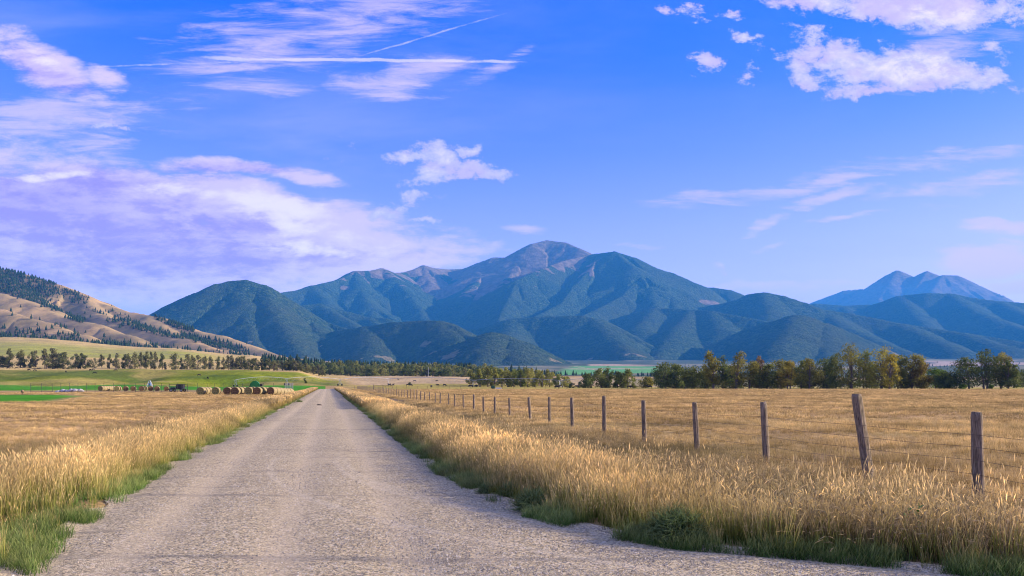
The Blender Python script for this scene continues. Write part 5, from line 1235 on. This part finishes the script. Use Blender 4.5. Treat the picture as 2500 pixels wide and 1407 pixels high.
# half green undergrowth beneath the tall stems
pts = []; sc_ = []
for side, seed in ((1, 5), (-1, 6)):
    P_, f, rs = strip(5200, 8.3, 110, (lambda y: road_r(y) + .12) if side > 0 else (lambda y: road_l(y) - .1), (lambda y: road_r(y) + 2.2) if side > 0 else (lambda y: road_l(y) - 2.2), seed, 2)
    k = keep(P_) & (rs.rand(len(P_)) < (1 - .8 * f) * (1 - .6 * sm(14, 10, P_[:, 1])) * (1 if side > 0 else 1 - .85 * sm(17, 13, P_[:, 1]) * (f < .62))); pts.append(P_[k]); sc_.append((rs.uniform(.6, 1.15, len(P_)) * (.55 + .6 * sm(0, .3, f)))[k])
scatter('verge_undergrowth', T4, np.concatenate(pts), np.concatenate(sc_), 'half green grass growing under the tall straw beside the road', 'grass', 5)
# short green grass at the gravel's edge
pts = []; sc_ = []
for side, seed, wd in ((1, 7, .75), (-1, 8, .55)):
    P_, f, rs = strip(7600, 7.8, 130, (lambda y: road_r(y) - .12) if side > 0 else (lambda y: road_l(y) + .12),
                      (lambda y: road_r(y) + np.interp(y, [8, 12, 130], [.7, .5, .35])) if side > 0 else (lambda y: road_l(y) - np.interp(y, [8, 11, 13.5, 16, 130], [2.0, 1.9, 1.5, .7, .4])), seed, 2)
    pch = fbm(P_[:, 0] / .9, P_[:, 1] / .9, 311 + seed, 3); k = keep(P_) & (rs.rand(len(P_)) < sm(.36, .56, pch) * (.35 + .65 * sm(40, 14, P_[:, 1]) if side < 0 else 1)); pts.append(P_[k]); sc_.append(rs.uniform(.55, 1.15, len(P_))[k])
scatter('green_grass', T3, np.concatenate(pts), np.concatenate(sc_), 'short green grass creeping onto both gravel edges', 'grass', 6)
# weeds in the ditches
P_, f, rs = strip(9500, 8.0, 95, lambda y: road_r(y) + np.interp(y, [8, 10, 14], [1.0, 1.2, 2.4]), lambda y: y * 0 + 10.9, 9, 2); k = keep(P_); lowr = 1 - .55 * sm(7.2, 9.6, s0(P_[:, 0], P_[:, 1]))
scatter('ditch_weeds', T5 + T7 + T5 + T2[:3] + T7, P_[k & (P_[:, 1] < 34)], (lowr * rs.uniform(.6, 1.15, len(P_)))[k & (P_[:, 1] < 34)], 'grey brown dry weeds in the ditch below the post fence', 'weeds', 7)
kk = k & (P_[:, 1] >= 34); scatter('ditch_weeds', T5m + T2m, P_[kk], (lowr * rs.uniform(.5, .9, len(P_)))[kk], 'faded weeds farther along the ditch below the post fence', 'weeds', 8)
P_, f, rs = strip(3600, 9, 80, lambda y: road_l(y) - 1.9, lambda y: road_l(y) - 6.2, 10, 2); k = keep(P_)
scatter('ditch_weeds', T5, P_[k], rs.uniform(.3, .55, len(P_))[k], 'thin dry weeds behind the left verge grass', 'weeds', 9)
# the golden fields
def field(n, y0, y1, side, seed, dens=None):
    rs = np.random.RandomState(seed); y = np.sqrt(y0 ** 2 + (y1 ** 2 - y0 ** 2) * rs.rand(n)); px = rs.uniform(-350, 2850, n); x = (px - CX) / F * y; o = s0(x, y)
    m = (o > np.maximum(road_r(y) + 4.0, 8.8 - 2 * (y < 14))) if side > 0 else (o < -5.4)
    if side < 0: m &= ~((y > 86) & (y < 156) & (px < 225 - np.abs(y - 131) * 2)); m &= ~((y > 205) & (px < 830))
    x = x[m]; y = y[m]; return np.stack([x, y, ground(x, y)], -1), rs.uniform(.5, 1.1, len(x)) * (.45 + .8 * fbm(x / 7, y / 6, 321, 3)) * (.95 if side > 0 else .72)
for side, nm in ((1, 'right'), (-1, 'left')):
    q = 1.0
    P_, s_ = field(17000, 9, 42, side, 11 + side); scatter('field_grass', T2, P_, s_, 'short golden field grass in the near part of the %s field' % nm, 'field grass', 10)
    P_, s_ = field(36000, 42, 125, side, 13 + side); scatter('field_grass', T2m, P_, s_, 'short golden field grass in the middle of the %s field' % nm, 'field grass', 11)
    P_, s_ = field(50000, 125, 298, side, 15 + side); scatter('field_grass', T2f, P_, s_, 'short golden field grass in the far part of the %s field' % nm, 'field grass', 12)
# loose stones on the gravel
def stones():
    ST = []
    m, t, b = mat_base('loose_stone', .95, .1); oi = t.new('ShaderNodeObjectInfo')
    c = t.mix(t.ramp(oi.outputs['Random'], 0, .6, 0, 1, False), (0.16, 0.15, 0.14), (0.44, 0.395, 0.32)); c = t.mix(t.ramp(oi.outputs['Random'], .85, .9), c, (0.66, 0.60, 0.50)); t.l.new(c, b.inputs['Base Color'])
    for i in range(5):
        bm = bmesh.new(); bmesh.ops.create_icosphere(bm, subdivisions=1, radius=1); rs = random.Random(i)
        for v in bm.verts: v.co *= rs.uniform(.7, 1.15); v.co.z *= .6
        me = bpy.data.meshes.new('stone'); bm.to_mesh(me); bm.free(); me.materials.append(m); ST.append(me)
    rs = np.random.RandomState(77); n = 150000; y = 7.4 * (34 / 7.4) ** rs.rand(n); px = rs.uniform(-40, 2540, n); x = (px - CX) / F * y; o = s0(x, y)
    d = fbm(x / 1.4, y / 3.5, 331, 3); k = (o > road_l(y) - .1) & (o < road_r(y) + .15) & (rs.rand(n) < .25 + .75 * sm(.4, .65, d)); x = x[k]; y = y[k]; o = o[k]
    K = (o - road_l(y)) / (road_r(y) - road_l(y)); mid = 1 - np.abs(K - .5) * 2
    z = ground(x, y) + .02 + (.05 + .06 * sm(12, 25, y)) * sm(0, .3, mid) + .004
    for c0 in (-2.2, -.55, .9): z = z - .02 * np.exp(-((o - c0) / .35) ** 2)
    scatter('loose_gravel', ST, np.stack([x, y, z], -1), np.clip(rs.lognormal(-5.0, .38, len(x)), .004, .014), 'loose pale stones lying over the gravel road', 'gravel', 13, 3)
stones()
# weeds and bushes worth naming along the verges
def tumble(seed, r, n, width=.006):
    rs = np.random.RandomState(seed); V = []; Q = []; Hh = []; Bb = []
    for i in range(n):
        a = rs.rand() * 6.283; e = rs.uniform(.05, 1.45); d = np.array([math.cos(a) * math.cos(e), math.sin(a) * math.cos(e), math.sin(e)]); L = r * rs.uniform(.6, 1.05)
        c = np.cross(d, rs.randn(3)); c /= np.linalg.norm(c); sd2 = np.cross(d, c); st = d * r * rs.uniform(0, .5); b = len(V)
        for k in range(5):
            t = k / 4; p = st + d * (L - r * .2) * t * .8 + c * r * .25 * math.sin(t * 3) ; w = width * (1 - .6 * t); V += [p - sd2 * w, p + sd2 * w]; Hh += [t, t]; Bb += [.5, .5]
        for k in range(4): Q.append((b + 2 * k, b + 2 * k + 1, b + 2 * k + 3, b + 2 * k + 2))
    me = bpy.data.meshes.new('twigs'); V = np.array(V, np.float32); V[:, 2] *= .85; me.vertices.add(len(V)); me.vertices.foreach_set('co', V.ravel()); set_quads(me, Q); vflo(me, 'h', Hh); vflo(me, 'b', Bb); return me
G_SAGE = grass_mat('sage_twigs', (0.045, 0.08, 0.025), (0.09, 0.15, 0.045), (0.19, 0.26, 0.10), .15)
for i, (px, py, r, n, lab) in enumerate([(1652, 1318, .52, 1500, 'round pale green tumbleweed bush at the foot of the right verge'), (1300, 1248, .42, 1200, 'sprawling grey green weed bush where the gravel meets the right verge'), (1190, 1208, .26, 600, 'flat grey green weed lying on the gravel beside the right verge'),
                             (1245, 1215, .3, 600, 'small dark green weed between the two larger weeds of the right verge'), (428, 1098, .42, 1000, 'dark green bushy weed standing in the left verge'), (775 - 45, 985, .5, 500, 'green weed bush far along the left verge')]):
    p = hit(px, py); me = tumble(i, r, n, .005 if p.y < 30 else .012); o = obj('weed_bush', me, G_SAGE, None, p, label=lab, category='bush')
def stalks():
    for px, py, h, n, lab in [(2215, 1352, .52, 9, 'bright green leafy stalk by the right verge, left of its twin'), (2240, 1350, .55, 9, 'bright green leafy stalk by the right verge, right of its twin'), (1897, 1290, .5, 7, 'upright green leafy stalk amid golden grass below the third post')]:
        p = hit(px, py); t = thing('leafy_plant', lab, 'plant', p); rs = random.Random(px)
        bm = bmesh.new(); tube(bm, [(0, 0, -.02), (.01, 0, h * .5), (.02, .01, h)], [.007, .005, .003], 5); obj('stem', bm, GLEAF, t)
        for k in range(n):
            z = h * (.25 + .7 * k / n); a = k * 2.4; L = .2 * (1 - .4 * k / n); d = Vector((math.cos(a), math.sin(a), .9)); d.normalize(); s = Vector((-math.sin(a), math.cos(a), 0)); bm = bmesh.new(); b0 = Vector((.01, 0, z)); pts = []
            for tt, w in ((0, .006), (.35, .02), (.7, .016), (1, .001)):
                c = b0 + d * L * tt + Vector((0, 0, -.05 * tt * tt)); pts.append((bm.verts.new(c - s * w), bm.verts.new(c + s * w)))
            for q in range(3): bm.faces.new((pts[q][0], pts[q][1], pts[q + 1][1], pts[q + 1][0]))
            obj('leaf', bm, GLEAF, t)
GLEAF = mat_simple('fresh_leaf', (0.06, 0.20, 0.03), .6, .2, 9)
stalks()
def bits():
    p = hit(972, 1103); bm = bmesh.new(); box(bm, (0, 0, .025), (.42, .10, .035), Matrix.Rotation(.2, 3, 'Z')); bmesh.ops.bevel(bm, geom=bm.edges[:], offset=.012, segments=2, affect='EDGES')
    obj('litter', bm, mat_simple('white_plastic', (0.8, 0.8, 0.8), .5, .05, 3), None, p + Vector((0, 0, .03)), label='flat white piece of litter at the right gravel edge', category='litter')
    p = hit(779, 993); bm = bmesh.new(); bmesh.ops.create_icosphere(bm, subdivisions=2, radius=.16); rs = random.Random(1)
    for v in bm.verts: v.co *= rs.uniform(.8, 1.2); v.co.z *= .5; v.co.x *= 1.5
    obj('clod', bm, mat_simple('dark_dirt', (0.06, 0.045, 0.035), 1, .3, 9), None, p + Vector((0, 0, .12)), label='dark clod of dirt lying on the road far ahead', category='dirt clod')
bits()
# power poles and farm buildings too small to matter are left to the valley
def build_haze():
    bm = bmesh.new(); box(bm, (0, 11000, 1180), (36000, 29600, 2420))
    m = bpy.data.materials.new('haze'); m.use_nodes = True; t = NT(m.node_tree); t.n.clear()
    out = t.new('ShaderNodeOutputMaterial'); v = t.new('ShaderNodeVolumePrincipled'); t.l.new(v.outputs[0], out.inputs['Volume'])
    v.inputs['Color'].default_value = HAZE_C; v.inputs['Density'].default_value = HAZE_D; v.inputs['Anisotropy'].default_value = 0.0
    obj('haze', bm, m, kind='stuff', label='thin blue air between here and the far mountains', category='haze')
HAZE_C = (0.05, 0.38, 1.0, 1); HAZE_D = 4.6e-5
build_haze()
